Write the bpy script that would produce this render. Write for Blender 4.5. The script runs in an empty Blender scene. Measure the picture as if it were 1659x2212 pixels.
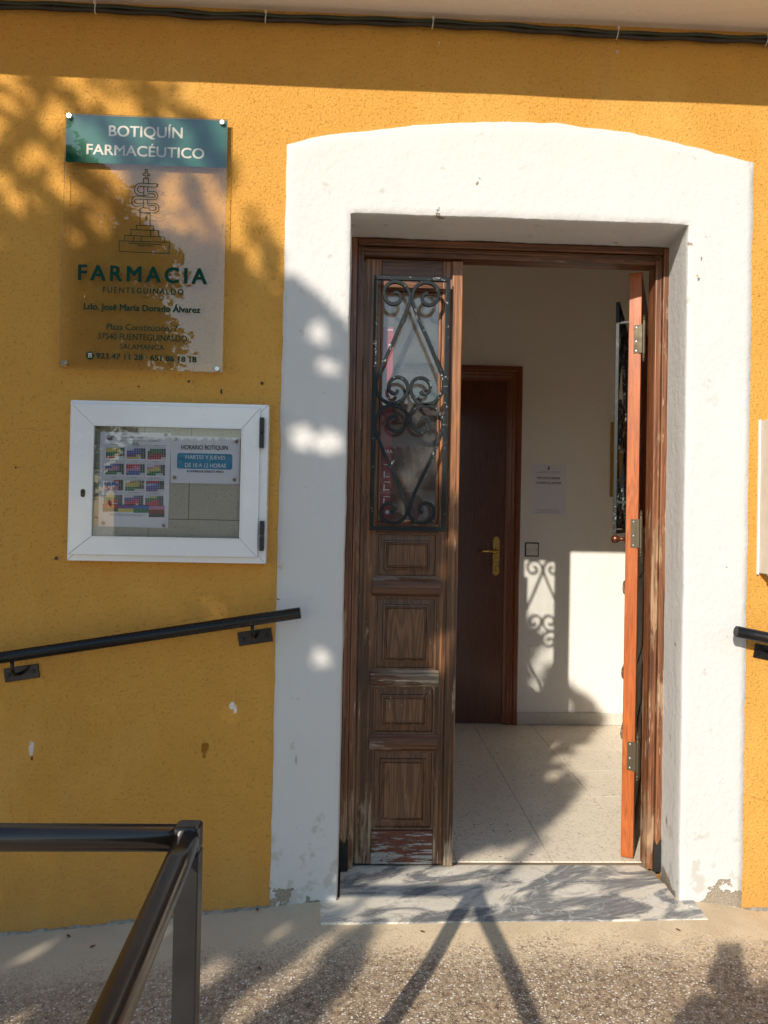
import bpy, bmesh, math, random
from mathutils import Vector, Matrix
rnd = random.Random(11)
S = bpy.context.scene
COL = S.collection

# ------------------------------------------------------------------ camera, sky, sun, exposure
CAMY, CAMZ, FPX = -2.3, 1.2, 1600.0            # lens measured on a picture 1659 units wide

def cam_matrix():
    y, p, r = math.radians(2.18), math.radians(.626), math.radians(-1.105)
    B = Matrix(((1, 0, 0), (0, 0, 1), (0, -1, 0)))
    Ry = Matrix(((math.cos(y), math.sin(y), 0), (-math.sin(y), math.cos(y), 0), (0, 0, 1)))
    Rx = Matrix(((1, 0, 0), (0, math.cos(p), -math.sin(p)), (0, math.sin(p), math.cos(p))))
    Rr = Matrix(((math.cos(r), -math.sin(r), 0), (math.sin(r), math.cos(r), 0), (0, 0, 1)))
    return Ry @ Rx @ B @ Rr
CM = cam_matrix()

def at(px, py, Y=0.0):                          # survey helper: picture point -> point on the plane y = Y
    r = CM @ Vector((px - 829.5, py - 1106, FPX))
    k = (Y - CAMY) / r.y
    return Vector((r.x * k, Y, r.z * k + CAMZ))

def atz(px, py, z):                             # the same, on the plane z
    r = CM @ Vector((px - 829.5, py - 1106, FPX))
    k = (z - CAMZ) / r.z
    return Vector((r.x * k, r.y * k + CAMY, z))

cd = bpy.data.cameras.new('camera')
cam = bpy.data.objects.new('camera', cd); COL.objects.link(cam)
cd.sensor_fit = 'HORIZONTAL'; cd.sensor_width = 36.0; cd.lens = 36.0 * FPX / 1659.0
cd.clip_start = 0.02; cd.clip_end = 400
R = CM.copy()
R.col[1] = -R.col[1]; R.col[2] = -R.col[2]
cam.matrix_world = Matrix.Translation((0, CAMY, CAMZ)) @ R.to_4x4()
S.camera = cam

SUN = Vector((.51, 1.0, -.56))                   # direction the light travels
w = bpy.data.worlds.new('World'); S.world = w; w.use_nodes = True
nt = w.node_tree; nt.nodes.clear()
sky = nt.nodes.new('ShaderNodeTexSky'); sky.sky_type = 'NISHITA'; sky.sun_disc = False
sky.sun_elevation = math.atan2(.56, math.hypot(.51, 1.0))
sky.sun_rotation = math.atan2(-.51, -1.0)
sky.air_density = 1.6; sky.dust_density = 0.25; sky.ozone_density = 3.0; sky.altitude = 800
bg = nt.nodes.new('ShaderNodeBackground'); bg.inputs['Strength'].default_value = 0.118
wo = nt.nodes.new('ShaderNodeOutputWorld')
nt.links.new(sky.outputs[0], bg.inputs['Color']); nt.links.new(bg.outputs[0], wo.inputs[0])
sd = bpy.data.lights.new('sun', 'SUN'); sd.energy = 3.9; sd.angle = math.radians(.53); sd.color = (1.0, .91, .78)
so = bpy.data.objects.new('sun', sd); COL.objects.link(so)
so.rotation_euler = SUN.to_track_quat('-Z', 'Y').to_euler(); so.location = (-4, -8, 8)
vs = S.view_settings
vs.view_transform = 'Standard'; vs.look = 'None'; vs.gamma = 1; vs.use_curve_mapping = False
vs.exposure = 0.42
S.cycles.max_bounces = 10; S.cycles.transparent_max_bounces = 24; S.cycles.diffuse_bounces = 5
S.cycles.glossy_bounces = 4

# ------------------------------------------------------------------ materials
class NT:
    def __init__(s, name):
        s.m = bpy.data.materials.new(name); s.m.use_nodes = True
        s.t = s.m.node_tree; s.t.nodes.clear()
        s.out = s.n('ShaderNodeOutputMaterial')
    def n(s, typ, **k):
        o = s.t.nodes.new(typ)
        for a, v in k.items():
            if hasattr(o, a): setattr(o, a, v)
        return o
    def set(s, sock, v):
        if hasattr(v, 'is_output') or isinstance(v, bpy.types.NodeSocket): s.t.links.new(v, sock)
        else:
            if isinstance(v, (tuple, list)) and len(v) == 3 and sock.type == 'RGBA': v = (*v, 1)
            sock.default_value = v
    def pos(s): return s.n('ShaderNodeNewGeometry').outputs['Position']
    def obj(s): return s.n('ShaderNodeTexCoord').outputs['Object']
    def map(s, v, scale=(1, 1, 1), loc=(0, 0, 0), rot=(0, 0, 0)):
        o = s.n('ShaderNodeMapping'); s.set(o.inputs['Vector'], v)
        o.inputs['Scale'].default_value = scale; o.inputs['Location'].default_value = loc; o.inputs['Rotation'].default_value = rot
        return o.outputs[0]
    def noise(s, v, scale, detail=4, rough=.55, dist=0.0, col=False):
        o = s.n('ShaderNodeTexNoise'); s.set(o.inputs['Vector'], v)
        o.inputs['Scale'].default_value = scale; o.inputs['Detail'].default_value = detail
        o.inputs['Roughness'].default_value = rough; o.inputs['Distortion'].default_value = dist
        return o.outputs['Color' if col else 'Fac']
    def vor(s, v, scale, feature='F1', out='Distance', rand=1.0):
        o = s.n('ShaderNodeTexVoronoi', feature=feature); s.set(o.inputs['Vector'], v)
        o.inputs['Scale'].default_value = scale; o.inputs['Randomness'].default_value = rand
        return o.outputs[out]
    def ramp(s, f, stops, interp='LINEAR'):
        o = s.n('ShaderNodeValToRGB'); s.set(o.inputs[0], f); cr = o.color_ramp; cr.interpolation = interp
        while len(cr.elements) < len(stops): cr.elements.new(.5)
        for e, (p, c) in zip(cr.elements, stops):
            e.position = p; e.color = (*c, 1) if isinstance(c, (tuple, list)) else (c, c, c, 1)
        return o.outputs[0]
    def math(s, op, a, b=None, c=None, clamp=False):
        o = s.n('ShaderNodeMath', operation=op); o.use_clamp = clamp
        s.set(o.inputs[0], a)
        if b is not None: s.set(o.inputs[1], b)
        if c is not None: s.set(o.inputs[2], c)
        return o.outputs[0]
    def mix(s, f, a, b, mode='MIX'):
        o = s.n('ShaderNodeMix', data_type='RGBA', blend_type=mode)
        s.set(o.inputs[0], f); s.set(o.inputs[6], a); s.set(o.inputs[7], b)
        return o.outputs[2]
    def sep(s, v):
        o = s.n('ShaderNodeSeparateXYZ'); s.set(o.inputs[0], v); return o.outputs
    def range(s, v, a, b, c=0.0, d=1.0, smooth=False):
        o = s.n('ShaderNodeMapRange'); s.set(o.inputs[0], v)
        for i, q in enumerate((a, b, c, d)): o.inputs[1 + i].default_value = q
        if smooth: o.interpolation_type = 'SMOOTHSTEP'
        return o.outputs[0]
    def bump(s, h, dist, strength=1.0, normal=None):
        o = s.n('ShaderNodeBump'); s.set(o.inputs['Height'], h)
        o.inputs['Distance'].default_value = dist; o.inputs['Strength'].default_value = strength
        if normal is not None: s.set(o.inputs['Normal'], normal)
        return o.outputs[0]
    def bsdf(s, color, rough=.6, metal=0.0, normal=None, spec=.5, coat=0.0, coatr=.1):
        o = s.n('ShaderNodeBsdfPrincipled')
        s.set(o.inputs['Base Color'], color); s.set(o.inputs['Roughness'], rough); s.set(o.inputs['Metallic'], metal)
        s.set(o.inputs['Specular IOR Level'], spec); s.set(o.inputs['Coat Weight'], coat); s.set(o.inputs['Coat Roughness'], coatr)
        if normal is not None: s.t.links.new(normal, o.inputs['Normal'])
        s.t.links.new(o.outputs[0], s.out.inputs[0]); return o
    def spot(s, pos, c, r, wob=.35, stretch=1.0):     # a stain of its own shape round the point c on the wall
        o = s.n('ShaderNodeVectorMath', operation='SUBTRACT'); s.set(o.inputs[0], pos); o.inputs[1].default_value = c
        m = s.map(o.outputs[0], (1, 0.0, 1 / stretch))
        l = s.n('ShaderNodeVectorMath', operation='LENGTH'); s.set(l.inputs[0], m)
        d = s.math('ADD', l.outputs['Value'], s.math('MULTIPLY', s.math('SUBTRACT', s.noise(pos, 9 / (r * 10), 3), .5), r * wob * 4))
        return s.range(d, r * .75, r, 1.0, 0.0)

def m_stucco():
    k = NT('yellow_stucco'); p = k.pos()
    big = k.noise(p, 1.3, 4); mid = k.noise(p, 9, 5)
    c = k.ramp(big, [(.3, (.61, .302, .056)), (.7, (.68, .348, .070))])
    c = k.mix(k.range(mid, .35, .7, 0, .35), c, (.56, .265, .045))
    n1 = k.noise(k.map(p, (1, 1, 1)), 150, 3, .6, .5)
    n2 = k.noise(p, 55, 3, .5)
    pits = k.range(k.noise(p, 125, 2, .5, .5), .32, .40, 1, 0, True)
    h = k.math('ADD', k.math('MULTIPLY', k.range(n1, .3, .62, 0, 1, True), .8), k.math('MULTIPLY', n2, .8))
    h = k.math('SUBTRACT', h, k.math('MULTIPLY', pits, .8))
    c = k.mix(k.math('MULTIPLY', pits, .34), c, (.30, .13, .02))
    patch = k.noise(k.map(p, (1, 1, .45)), 2.6, 5, .6, .6)
    c = k.mix(k.range(patch, .52, .66, 0, .28), c, (.74, .44, .12))
    c = k.mix(k.range(patch, .30, .42, .25, 0), c, (.50, .25, .045))
    # dirt that splashes up from the pavement
    z = k.sep(p)[2]
    dz = k.math('ADD', z, k.math('MULTIPLY', k.noise(p, 5, 4), -.35))
    dm = k.range(dz, -.28, .06, .55, 0)
    c = k.mix(dm, c, (.43, .22, .075))
    run = k.noise(k.map(p, (1, 1, .06)), 11, 5, .6)
    c = k.mix(k.math('MULTIPLY', k.range(run, .56, .72, 0, .30), k.range(k.noise(p, 2.1, 2), .45, .6, 0, 1)), c, (.40, .21, .06))
    hc = k.vor(k.map(k.pos(), (1, 1, 1), (.3, 0, .2)), 1.6, 'DISTANCE_TO_EDGE')
    hc = k.math('ADD', hc, k.math('MULTIPLY', k.math('SUBTRACT', k.noise(p, 18, 4), .5), .03))
    c = k.mix(k.math('MULTIPLY', k.math('MULTIPLY', k.range(k.math('ABSOLUTE', hc), 0, .0016, 1, 0), k.range(k.noise(p, 1.7, 2), .52, .6, 0, 1)), .45), c, (.25, .11, .02))
    for px, py, r, cc, st in STAINS:
        q = at(px, py)
        c = k.mix(k.spot(p, q, r, .35, st), c, cc)
    k.bsdf(c, .85, normal=k.bump(h, .0019, .9), spec=.3)
    return k.m
STAINS = [(443, 1615, .0135, (.33, .13, .01), 1.5), (441, 1633, .006, (.36, .15, .015), 1.6), (68, 1617, .009, (.75, .66, .58), 2.6), (69, 1638, .004, (.12, .03, .02), 2),
          (501, 1524, .010, (.8, .74, .66), 1.3), (508, 1533, .006, (.8, .74, .66), 2.2), (478, 846, .004, (.05, .03, .02), 2.2), (34, 1010, .0035, (.05, .03, .02), 1),
          (300, 835, .0035, (.1, .05, .02), 1), (1655, 940, .004, (.08, .04, .02), 1), (1640, 640, .005, (.45, .2, .03), 1), (640, 1850, .004, (.2, .1, .04), 1)]

def m_white(name, base=(.615, .60, .585), dirt=True, rough=.8):
    k = NT(name); p = k.pos()
    big = k.noise(p, 2.2, 5)
    c = k.mix(k.range(big, .4, .75, 0, .35), base, tuple(v * q for v, q in zip(base, (.93, .92, .90))))
    h = k.math('ADD', k.math('MULTIPLY', k.noise(p, 38, 5, .62), 1.2), k.math('MULTIPLY', k.noise(p, 120, 3), .35))
    h = k.math('ADD', h, k.math('MULTIPLY', k.noise(k.map(p, (1, 1, .3)), 18, 3), .8))
    if dirt:
        z = k.sep(p)[2]
        sm = k.noise(p, 15, 5, .6)
        low = k.range(z, .42, .02, 0, 1)
        m = k.range(k.math('ADD', sm, k.math('MULTIPLY', low, .15)), .645, .70, 0, 1)
        c = k.mix(k.math('MULTIPLY', m, .55), c, (.42, .39, .34))
        pe = k.noise(p, 10, 4, .6, .3)
        low2 = k.range(z, .16, .02, 0, 1)
        m2 = k.range(k.math('ADD', pe, k.math('MULTIPLY', low2, .20)), .70, .715, 0, 1)
        c = k.mix(m2, c, k.ramp(k.noise(p, 220, 2), [(.3, (.2, .16, .12)), (.7, (.42, .36, .28))]))
        h = k.math('SUBTRACT', h, k.math('MULTIPLY', m2, 1.2))
        # hairline cracks near the foot
        cr = k.vor(k.map(p, (1, 1, 1)), 9, 'DISTANCE_TO_EDGE')
        crn = k.math('ADD', cr, k.math('MULTIPLY', k.noise(p, 30, 3), .012))
        mc = k.math('MULTIPLY', k.range(crn, .010, .013, 1, 0), k.range(z, .24, .08, 0, 1))
        mc = k.math('MULTIPLY', mc, k.range(k.noise(p, 4, 2), .5, .56, 0, 1))
        c = k.mix(k.math('MULTIPLY', mc, .7), c, (.3, .27, .23))
        for px, py, r, cc, st in ((1226, 632 / 2 + 10, .016, (.62, .60, .56), 1), (1543, 863, .012, (.55, .54, .5), 1.8), (1532, 866, .008, (.55, .54, .5), 1),
                                  (1508, 604, .0045, (.05, .035, .025), 1.5), (1505, 597, .004, (.5, .3, .12), 1.3), (1568, 1225, .003, (.1, .1, .1), 1),
                                  (632, 1610, .010, (.5, .48, .42), 1.4), (660, 1052, .004, (.12, .1, .1), .3), (640, 1640, .004, (.3, .3, .28), 4), (1570, 1375, .004, (.45, .42, .38), 1)):
            c = k.mix(k.math('MULTIPLY', k.spot(p, at(px, py), r, .5, st), .75), c, cc)
    k.bsdf(c, rough, normal=k.bump(h, .0027, .9), spec=.3)
    return k.m

def m_plain(name, c, rough=.5, metal=0.0, bump=0.0, bs=80, var=.12, spec=.5, coat=0.0):
    k = NT(name); p = k.obj()
    n = k.noise(p, bs * .25, 4)
    dark = tuple(v * (1 - var) for v in c)
    cc = k.mix(k.range(n, .35, .65), c, dark)
    rr = k.range(k.noise(p, bs * .5, 3), .3, .7, max(.03, rough - .07), min(1, rough + .07))
    k.bsdf(cc, rr, metal, k.bump(k.noise(p, bs, 3), .001, bump) if bump else None, spec, coat)
    return k.m

def m_wood(name, base, dark, light=None, horiz=False, wear=0.0, rough=.42, coat=0.25, peel=0.0, zlow=None, fig=1.0, low=None):
    k = NT(name); p = k.obj()
    sc = (.045, 1, 1) if horiz else (1, 1, .045)
    v = k.map(p, sc)
    warp = k.noise(k.map(p, (.35, 1, 1) if horiz else (1, 1, .35)), 5, 2, .5)
    # annual rings: wavy stretched bands with cathedral figure
    wv = k.n('ShaderNodeTexNoise'); k.set(wv.inputs['Vector'], k.map(p, (.09, 1, 1) if horiz else (1, 1, .09))); wv.inputs['Scale'].default_value = 14; wv.inputs['Detail'].default_value = 2
    rings = k.math('FRACT', k.math('MULTIPLY', k.math('ADD', wv.outputs['Fac'], k.math('MULTIPLY', warp, .25)), 15))
    rings = k.range(k.math('ABSOLUTE', k.math('SUBTRACT', rings, .5)), 0, .5, 0, 1, True)
    fib = k.noise(v, 230, 5, .65); fib2 = k.noise(v, 70, 4, .6)
    g = k.math('ADD', k.math('MULTIPLY', rings, .22 * fig), k.math('MULTIPLY', k.math('ADD', fib2, k.math('MULTIPLY', fib, .5)), .68))
    c = k.mix(k.range(g, .25, .95, 0, 1), dark, base)
    if low is not None:                            # weathered, darker timber below; upper tone painted as it looks in sunlight
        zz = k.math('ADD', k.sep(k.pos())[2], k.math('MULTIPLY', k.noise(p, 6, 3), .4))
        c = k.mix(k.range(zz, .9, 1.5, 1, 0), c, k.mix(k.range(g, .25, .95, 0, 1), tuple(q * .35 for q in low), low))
    pores = k.range(fib, .56, .66, 0, 1)
    c = k.mix(k.math('MULTIPLY', pores, .75), c, tuple(q * .45 for q in dark))
    gro = k.noise(k.map(p, (.018, 1, 1) if horiz else (1, 1, .018)), 125, 2, .5, .15)
    if wear > 0 and fig < 1.5: c = k.mix(k.range(gro, .50, .36, 0, .62), c, tuple(q * .30 for q in dark)); c = k.mix(k.range(gro, .54, .70, 0, .32), c, tuple(min(1, q * 1.7) for q in base))
    h = k.math('ADD', k.math('ADD', k.math('MULTIPLY', fib, .5), k.math('MULTIPLY', rings, .2)), k.math('MULTIPLY', gro, .8 if wear > 0 and fig < 1.5 else 0.0))
    rr = rough
    if wear > 0:
        light = light or (.42, .30, .19)
        wz = k.noise(k.map(p, (.12, 1, 1) if horiz else (1, 1, .12)), 26, 5, .7)
        big = k.noise(p, 4.5, 3)
        f = k.math('ADD', wz, k.math('MULTIPLY', k.math('SUBTRACT', big, .5), .5))
        if zlow is not None:
            z = k.sep(k.pos())[2]
            f = k.math('ADD', f, k.range(z, zlow[1], zlow[0], -.06, .10))
        th = .72 - .22 * wear
        m = k.range(f, th, th + .06, 0, 1)
        c = k.mix(k.math('MULTIPLY', m, .8), c, k.mix(k.range(rings, .2, .8), light, tuple(q * .55 for q in light)))
        # thin flaking streaks of old pale filler
        fl = k.noise(k.map(p, (.05, 1, 1) if horiz else (1, 1, .05)), 105, 4, .68)
        f2 = k.math('ADD', fl, k.math('MULTIPLY', k.math('SUBTRACT', big, .5), .55))
        if zlow is not None: f2 = k.math('ADD', f2, k.range(k.sep(k.pos())[2], zlow[1], zlow[0], -.03, .05))
        m3 = k.range(f2, .745 - .1 * wear, .775 - .1 * wear, 0, 1)
        c = k.mix(k.math('MULTIPLY', m3, .85), c, (.50, .40, .30))
        rr = k.range(m, 0, 1, rough, .85)
        h = k.math('SUBTRACT', h, k.math('MULTIPLY', m, .2))
        coat = k.range(m, 0, 1, coat, 0)
    if peel > 0:
        pl = k.noise(k.map(p, (.09, 1, 1)), 95, 6, .7, .2)
        bz = k.sep(p)[2]
        pm = k.range(k.math('ADD', pl, k.range(bz, .115, .01, -.07, .07)), .515, .545, 0, .9)
        c = k.mix(pm, c, k.mix(k.noise(p, 90, 3), (.24, .23, .215), (.44, .43, .40)))
        sp = k.range(k.noise(p, 70, 3), .62, .64, 0, 1)
        c = k.mix(k.math('MULTIPLY', sp, .8), c, (.13, .035, .02))
        h = k.math('ADD', h, k.math('MULTIPLY', pm, .6)); rr = .8; coat = 0.0
    k.bsdf(c, rr, 0, k.bump(h, .0016, .85), .45, coat, .18)
    return k.m

def m_metalpaint(name, c, chips=True, rough=.35, spec=.35):
    k = NT(name); p = k.obj()
    cc = k.mix(k.range(k.noise(p, 12, 3), .35, .65), c, tuple(v * 1.4 + .001 for v in c))
    n = k.noise(p, 150 if chips else 18, 3, .6)
    rr = k.range(n, .3, .7, rough - .04, rough + .06)
    if not chips:
        sc_ = k.range(k.noise(k.map(p, (1, 1, 1), (0, 0, 0), (.5, .3, .8)), 55, 6, .75), .66, .69, 0, .55)
        cc = k.mix(sc_, cc, (.22, .19, .16)); rr = k.math('ADD', rr, k.math('MULTIPLY', sc_, .35))
    h = n
    if chips:
        f = k.math('ADD', k.noise(p, 75, 5, .65), k.math('MULTIPLY', k.noise(p, 7, 2), .5))
        m = k.range(f, .865, .91, 0, .5)
        cc = k.mix(m, cc, (.50, .51, .50))
        m2 = k.range(k.math('ADD', k.noise(k.map(p, (1, 1, 1), (3, 1, 2)), 120, 3), k.math('MULTIPLY', k.noise(p, 7, 2), .3)), 0.845, .87, 0, .8)
        cc = k.mix(m2, cc, (.55, .55, .52))
        rr = k.math('ADD', rr, k.math('MULTIPLY', m, .3)); h = k.math('SUBTRACT', h, m)
    k.bsdf(cc, rr, 0.0, k.bump(h, .0005, .6) if chips else k.bump(k.noise(p, 60, 2), .0003, .3), spec, 0.0, .2)
    return k.m

def m_glass(name, tint=(.97, .985, .98), ior=1.5, gain=1.0, haze=0.0):
    k = NT(name)
    t = k.n('ShaderNodeBsdfTransparent'); t.inputs[0].default_value = (*tint, 1)
    g = k.n('ShaderNodeBsdfGlossy'); g.inputs['Roughness'].default_value = .015
    g.inputs[0].default_value = (1, 1, 1, 1)
    f = k.n('ShaderNodeFresnel'); f.inputs[0].default_value = ior
    p = k.obj()
    nm = k.bump(k.noise(p, 5, 2), .0012, .35)
    k.t.links.new(nm, g.inputs['Normal'])
    fac = k.math('MULTIPLY', f.outputs[0], gain, clamp=True)
    x = k.n('ShaderNodeMixShader'); k.set(x.inputs[0], fac)
    a = t.outputs[0]
    if haze:
        d = k.n('ShaderNodeBsdfDiffuse'); d.inputs[0].default_value = (.6, .6, .58, 1)
        y = k.n('ShaderNodeMixShader')
        k.set(y.inputs[0], k.range(k.noise(p, 14, 5, .6), .35, .8, haze * .4, haze * 1.6))
        k.t.links.new(a, y.inputs[1]); k.t.links.new(d.outputs[0], y.inputs[2]); a = y.outputs[0]
    k.t.links.new(a, x.inputs[1]); k.t.links.new(g.outputs[0], x.inputs[2])
    k.t.links.new(x.outputs[0], k.out.inputs[0])
    return k.m

def m_ground():
    k = NT('pebble_paving'); p = k.pos(); s = k.sep(p)
    flat = k.map(p, (1, 1, .2))
    def cells(scale):
        v = k.n('ShaderNodeTexVoronoi'); k.set(v.inputs['Vector'], flat); v.inputs['Scale'].default_value = scale
        return v.outputs['Distance'], k.sep(v.outputs['Color'])
    d1, r = cells(132); d2, q = cells(255)
    pal = [(0.0, (.24, .17, .12)), (.16, (.50, .38, .25)), (.34, (.68, .54, .37)), (.50, (.34, .27, .21)), (.62, (.74, .64, .50)), (.76, (.86, .80, .70)), (.90, (.92, .90, .85)), (.97, (.52, .33, .16))]
    peb = k.ramp(r[0], pal, 'CONSTANT'); peb2 = k.ramp(q[0], pal, 'CONSTANT')
    mort0 = k.ramp(k.noise(p, 60, 4, .7), [(.32, (.10, .065, .04)), (.5, (.34, .24, .155)), (.68, (.56, .43, .29))])
    m2 = k.math('MULTIPLY', k.range(d2, .45, .30, 0, 1), k.range(q[1], .35, .45, 0, 1))
    c = k.mix(m2, mort0, peb2)
    m1 = k.math('MULTIPLY', k.range(d1, .46, .36, 0, 1), k.range(r[1], .30, .36, 0, 1))
    c = k.mix(m1, c, peb)
    fine = k.noise(p, 300, 3, .7)
    mort = k.ramp(k.noise(p, 7, 6, .6), [(.3, (.62, .48, .31)), (.7, (.76, .61, .41))])
    mort = k.mix(k.range(fine, .54, .70, 0, .65), mort, (.32, .23, .14))
    mort = k.mix(k.range(fine, .24, .40, .6, 0), mort, (.90, .80, .62))
    spk = k.math('MULTIPLY', k.range(d2, .30, .22, 0, 1), k.range(q[2], .80, .84, 0, .8))
    mort = k.mix(spk, mort, (.28, .20, .13))
    edge = k.math('ADD', s[1], k.math('MULTIPLY', k.noise(p, 6, 5, .65), .26))
    bl = k.range(edge, .02, -.30, 0, 1)
    sel = k.math('ADD', k.math('MULTIPLY', bl, 1.3), k.math('MULTIPLY', k.math('SUBTRACT', k.noise(p, 130, 2), .5), 1.6))
    bl2 = k.range(sel, .30, .85, 0, 1)
    c = k.mix(bl2, mort, c)
    gm = k.range(k.math('ADD', s[0], k.math('MULTIPLY', k.noise(p, 4, 3), .5)), .35, -.1, 0, .6)
    c = k.mix(k.math('MULTIPLY', gm, k.range(bl, 0, 1, 1, .15)), c, (.50, .46, .39))
    st = k.range(k.noise(p, 3.2, 5, .6), .5, .75, 0, .28)
    c = k.mix(st, c, (.26, .20, .15))
    c = k.mix(k.range(s[1], -3.4, -3.8, 0, 1), c, (.50, .45, .37))
    h = k.math('ADD', k.math('MULTIPLY', k.math('MULTIPLY', k.math('ADD', m1, k.math('MULTIPLY', m2, .5)), bl2), .8), k.math('MULTIPLY', fine, .3))
    k.bsdf(c, k.range(bl2, 0, 1, .85, .65), normal=k.bump(h, .0022, .8), spec=.3)
    return k.m

def m_marble():
    k = NT('veined_marble'); p = k.map(k.pos(), (1, 1, 1), (.35, .2, 0), (0, 0, -.35))
    v = k.map(p, (1.0, 2.3, 1))
    big = k.noise(v, 3.1, 7, .62, 1.3)
    zone = k.range(big, .455, .54, 0, .95)
    streak = k.noise(k.map(p, (.6, 5, 1), (0, 0, 0), (0, 0, .2)), 16, 9, .8, .7)
    grey = k.ramp(streak, [(.30, (.085, .09, .098)), (.48, (.17, .178, .185)), (.60, (.31, .31, .305)), (.74, (.60, .57, .51))])
    white = k.ramp(k.noise(p, 12, 5), [(.3, (.72, .65, .53)), (.7, (.82, .76, .65))])
    c = k.mix(zone, white, grey)
    vd = k.vor(k.map(k.n('ShaderNodeVectorMath', operation='ADD').outputs[0], (1, 1, 1)), 4, 'DISTANCE_TO_EDGE') if False else None
    wob = k.n('ShaderNodeVectorMath', operation='SCALE'); k.set(wob.inputs[0], k.noise(p, 7, 5, .6, 0, True)); wob.inputs['Scale'].default_value = .22
    ad = k.n('ShaderNodeVectorMath', operation='ADD'); k.set(ad.inputs[0], p); k.set(ad.inputs[1], wob.outputs[0])
    e = k.vor(k.map(ad.outputs[0], (1, 1.8, 1)), 5, 'DISTANCE_TO_EDGE')
    c = k.mix(k.math('MULTIPLY', k.range(e, .0, .022, 1, 0), k.range(k.noise(p, 5, 3), .42, .6, 0, .85)), c, (.13, .15, .18))
    e2 = k.vor(k.map(ad.outputs[0], (.5, 1.6, 1), (2, 1, 0)), 4, 'DISTANCE_TO_EDGE')
    c = k.mix(k.math('MULTIPLY', k.range(e2, .0, .012, 1, 0), .55), c, (.72, .71, .68))
    wr = k.noise(p, 40, 5, .7)
    c = k.mix(k.range(wr, .50, .72, 0, .45), c, (.44, .38, .30))
    k.bsdf(c, k.range(wr, .3, .7, .38, .62), normal=k.bump(wr, .0008, .4), spec=.4)
    return k.m

def m_terrazzo(name, base, scale=65, contrast=1.0, glossy=.35):
    k = NT(name); p = k.pos()
    v = k.n('ShaderNodeTexVoronoi'); k.set(v.inputs['Vector'], k.map(p, (1, 1, 1))); v.inputs['Scale'].default_value = scale
    wob = k.noise(p, scale * .8, 3)
    r = k.sep(v.outputs['Color'])
    c1 = tuple(q * .80 for q in base); c2 = tuple(min(1, q * 1.10) for q in base); c3 = tuple(q * .52 for q in base); c4 = tuple(q * .25 for q in base)
    c = k.ramp(r[0], [(0, base), (.35, c2), (.55, c1), (.80, base), (.945, c3), (.975, c4), (.985, base)], 'CONSTANT')
    c = k.mix(k.range(k.math('ADD', v.outputs['Distance'], k.math('MULTIPLY', wob, .3)), .42, .56), c, base)
    v2 = k.n('ShaderNodeTexVoronoi'); k.set(v2.inputs['Vector'], p); v2.inputs['Scale'].default_value = scale * 2.6
    r2 = k.sep(v2.outputs['Color'])
    c = k.mix(k.range(r2[0], .86, .88, 0, .5 * contrast), c, c3)
    c = k.mix(k.range(k.noise(p, 3, 4), .4, .75, 0, .25), c, tuple(q * .8 for q in base))
    k.bsdf(c, k.range(k.noise(p, 8, 4), .3, .7, glossy - .08, glossy + .12), spec=.4)
    return k.m

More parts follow.
